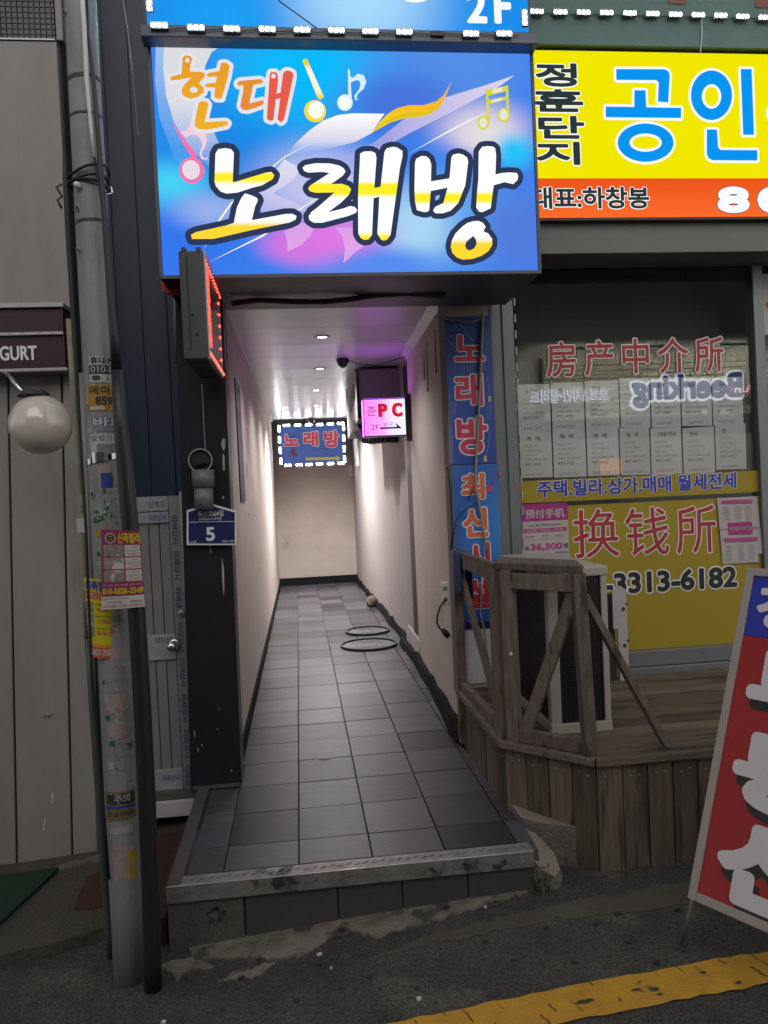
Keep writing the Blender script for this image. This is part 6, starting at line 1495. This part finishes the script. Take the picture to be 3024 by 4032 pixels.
ms_ = ms_.build('moss', Mm, kind='stuff'); tag(ms_, 'dark green moss at the end of the steel edged step', 'moss')
pl = MB(); pl.tube([(.935, 2.95, .0), (.925, 2.955, .05), (.918, 2.95, .10), (.922, 2.945, .125)], [.0025, .002, .0015, .0012], 6); pl.ball((.922, 2.943, .128), .006, 8, 5)
tag(pl.build('weed_stem', mat('weed_green', (.10, .14, .04), .7), smooth=True), 'single pale weed stem growing from the moss by the step', 'weed')
# small litter on the road
LT = [(690, 2053, .010, 'white paper scrap on the asphalt below the step'), (905, 2159, .009, 'tiny pale scrap on the asphalt near the yellow line'), (1050, 1972, .007, 'small pale chip on the asphalt right below the step corner'), (352, 2172, .008, 'white fleck on the asphalt below the pole'), (715, 2083, .005, 'tiniest white speck on the asphalt under the paper scrap'), (1020, 1968, .006, 'small pebble beside the pale chip')]
for u, v, r, lab in LT:
    p = atz(u, v, gz(.3, 2.6)); z = gz(p.x, p.y) + .006; k = 6
    pts = [(p.x + r * math.cos(i * 6.28 / k) * random.uniform(.6, 1.2), p.y + r * math.sin(i * 6.28 / k) * random.uniform(.5, 1.1), z - .01, z + random.uniform(.0003, .002)) for i in range(k)]
    tag(rock('litter', pts, 0, M_white, .001), lab, 'litter', 'bits of litter on the road')

# ================================================================== A-BOARD AT THE RIGHT EDGE
ang = math.radians(60)
Wd = Vector((math.cos(ang), -math.sin(ang), 0)); back = Vector((math.sin(ang), math.cos(ang), 0))
BL_ = Vector((1.233, 2.40, .258)); TLp = BL_ + back * .435 + Vector((0, 0, 1.045)); WB = .52
ab = thing('a_board', tuple(BL_ + Wd * .25), 'red and blue slanted A-board sign with white Korean letters', 'A-board')
FA = fmap(BL_, BL_ + Wd * WB, TLp)
nA = (Wd.cross((TLp - BL_).normalized())).normalized()
def aslab(s0, t0, s1, t1, l0, l1, name, m, bev=.002):
    P = [FA(s0, t0, l0), FA(s1, t0, l0), FA(s1, t0, l1), FA(s0, t0, l1), FA(s0, t1, l0), FA(s1, t1, l0), FA(s1, t1, l1), FA(s0, t1, l1)]
    return MB().hexa(P).build(name, m, ab, bevel=bev)
M_fra = mat('pale_pink_board_frame', (.42, .35, .33), .5, col2=(.36, .31, .24), scale=3)
M_rbd, M_bbd = mat('red_board_print', (.40, .010, .013), .45, col2=(.34, .009, .011), scale=2), mat('blue_board_print', (.02, .035, .42), .45)
aslab(0, 0, 1, 1, -.03, -.012, 'backing', M_dark)
aslab(.012, .008, .988, .79, -.0118, -.002, 'red_panel', M_rbd); aslab(.012, .7902, .988, .992, -.0118, -.002, 'blue_panel', M_bbd)
for (s0, t0, s1, t1) in ((-.01, -.008, .045, 1.008), (.955, -.008, 1.01, 1.008), (.046, -.008, .954, .018), (.046, .982, .954, 1.008)):
    aslab(s0, t0, s1, t1, -.032, .006, 'frame_bar', M_fra, .003)
MB().tube([FA(.15, 1.012, -.01), FA(.35, 1.03, -.01), FA(.55, 1.012, -.01)], .008, 8).build('carry_handle', M_fra, ab, smooth=True)
for t_ in (.04, .38, .70): MB().tube([FA(.018, t_, .006), FA(.018, t_, .008)], .006, 8).build('rivet', M_alu, ab)
b = MB(); M_bkp = mat('black_board_print', (.02, .018, .018), .5)
M_bdw = mat('board_white', (.72, .68, .69), .5, col2=(.66, .62, .63))
write(b, '정', FA, M_bdw, (.10, .815, .45, .955), .0008, .04)
for ch, r in (('부', (.12, .535, .90, .755)), ('동', (.12, .29, .90, .505)), ('산', (.12, .03, .90, .265))):
    write(b, ch, FA, M_bdw, r, .0016, .05, shift=(M_bkp, .035, -.028))
b.build('lettering', None, ab)
gb_ = lambda p: gz(p.x, p.y)
for s_ in (.02, .98):
    p = FA(s_, 0, -.02); q = Vector((p.x + .02, p.y + .03, gz(p.x, p.y))); 
    top = FA(s_, .95, -.04); ft = Vector((top.x, top.y, 0)) + back * .25; ft.z = gz(ft.x, ft.y)
    MB().tube([top, ft], .008, 8).build('rear_leg', M_alu, ab, smooth=True)
pf = atz(1472, 2040, gz(1.25, 2.5)); MB().tube([FA(.004, .02, -.02), pf], .006, 8).build('leg', M_alu, ab, smooth=True)
pf2 = pf + Wd * WB; pf2.z = gz(pf2.x, pf2.y); MB().tube([FA(.99, .02, -.02), pf2], .006, 8).build('leg', M_alu, ab, smooth=True)

# ================================================================== ACROSS THE STREET (seen mirrored in the shop window)
YOp = -4.6
ob = thing('bar_across_street', (1.6, YOp, 0), 'dim bar front across the street with pale stone band and lit lettering', 'building')
MB().box((-7, YOp - .6, -.4), (9, YOp - .1, 5.7)).build('wall', mat('dark_grey_render', (.15, .15, .14), .8, col2=(.10, .10, .095), scale=1.2), ob)
virt = YW * 2 - YOp
def mir(u, v): p = at(u, v, virt); return Vector((p.x, YOp, p.z))
a, b = mir(1172, 772), mir(1700, 892)
M_stone = mat('pale_ashlar', (.40, .39, .31), .85, col2=(.27, .26, .21), scale=6, bump=.4, bscale=30, rnd=.25)
random.seed(5)
MB().box((a.x, YOp - .095, b.z), (b.x + 2.5, YOp - .03, a.z)).build('mortar', mat('mortar_light', (.72, .70, .58), .9, col2=(.66, .64, .53)), ob)
z = a.z
while z > b.z + .05:
    h = random.choice((.10, .13, .17)); x = a.x - random.random() * .1
    while x < b.x + .6:
        w_ = random.choice((.16, .22, .30, .38)); xa = max(x, a.x)
        if random.random() < .35 and h > .12:
            MB().box((xa + .008, YOp - .029, z - h / 2 + .004), (x + w_ - .008, YOp + random.uniform(.0, .02), z - .006)).build('stone', M_stone, ob, bevel=.006)
            MB().box((xa + .008, YOp - .029, z - h + .006), (x + w_ - .008, YOp + random.uniform(.0, .02), z - h / 2 - .004)).build('stone', M_stone, ob, bevel=.006)
        else: MB().box((xa + .008, YOp - .029, z - h + .006), (x + w_ - .008, YOp + random.uniform(.0, .02), z - .006)).build('stone', M_stone, ob, bevel=.006)
        x += w_
    z -= h
t = thing('beer_bar_sign', tuple(mir(1500, 850)), 'lit blue and white bar lettering mirrored in the shop window', 'sign')
G_bk1, G_bk2 = glow('bar_letter_blue', rgb(60, 85, 190)[:3], 1.2), glow('bar_letter_rim', (.85, .92, 1), 4.0)
def mtext(mb, body, u0, v0, u1, v1, m, out, bold=.03, ow=.05, l=.06):
    p, q = mir(u0, v0), mir(u1, v1)       # mirrored on the glass: reads correctly from the street
    F = fmap((q.x, YOp + .03, q.z), (p.x, YOp + .03, q.z), (q.x, YOp + .03, p.z)); F2 = lambda s, t_, l_: F(s, t_, l_)
    g0 = lambda s, t_, l_: Vector((q.x + (p.x - q.x) * s, YOp + .03 + l_, q.z + (p.z - q.z) * t_))
    write(mb, body, g0, m, (0, 0, 1, 1), l, bold, out, ow, outlift=l * .6)
cR = crop(1950, 900, 1074)
lb = MB()
u0, v0 = cR(815, 895); u1, v1 = cR(1490, 1075); mtext(lb, 'Beerking', u0, v0, u1, v1, G_bk1, G_bk2, .05, .07)
lb.build('lettering', None, t)
lb = MB(); u0, v0 = cR(1430, 962); u1, v1 = cR(1545, 1000); mtext(lb, 'fun', u0, v0, u1, v1, G_bk2, glow('bar_red', (.8, .05, .04), 2), .03, .09, .09); lb.build('small_lettering', None, t)
lb = MB(); u0, v0 = cR(208, 988); u1, v1 = cR(682, 1048); mtext(lb, '호프&치킨·샐러드', u0, v0, u1, v1, G_bk1, G_bk2, .0, .05); lb.build('korean_lettering', None, t)
# unseen lamps added to light the stone band, and a warm pendant
for i, x in enumerate((a.x + .5, a.x + 2.0, a.x + 3.5)):
    t = thing('added_wash_lamp', (x, YOp + .35, a.z + .06), ['unseen lamp bar added to light the near end of the stone band', 'unseen lamp bar added to light the middle of the stone band', 'unseen lamp bar added to light the far end of the stone band'][i], 'lamp', 'unseen lamps added over the stone band')
    MB().box((x - .35, YOp + .33, a.z + .065), (x + .35, YOp + .38, a.z + .10)).build('housing', M_dark, t)
    MB().box((x - .02, YOp - .1, a.z + .07), (x + .02, YOp + .33, a.z + .09)).build('arm', M_dark, t)
    al = bpy.data.lights.new('added_wash_light', 'AREA'); al.shape = 'RECTANGLE'; al.size = .7; al.size_y = .06; al.energy = 165; al.color = (1, .96, .80)
    o = bpy.data.objects.new('added_wash_light', al); COL.objects.link(o); o.parent = t; o.location = (0, 0, -.01); o.rotation_euler = (math.radians(-28), 0, 0)
pw = mir(*cR(705, 1445)); t = thing('warm_window', (pw.x, YOp, pw.z), 'small warm orange lit window low in the bar across the street', 'window')
MB().box((pw.x - .20, YOp - .02, pw.z - .14), (pw.x + .20, YOp + .02, pw.z + .14)).build('pane', glow('warm_orange_light', (1.0, .42, .12), 1.5), t)
MB().box((pw.x - .23, YOp - .04, pw.z - .17), (pw.x + .23, YOp - .021, pw.z + .17)).build('frame', M_dark, t)
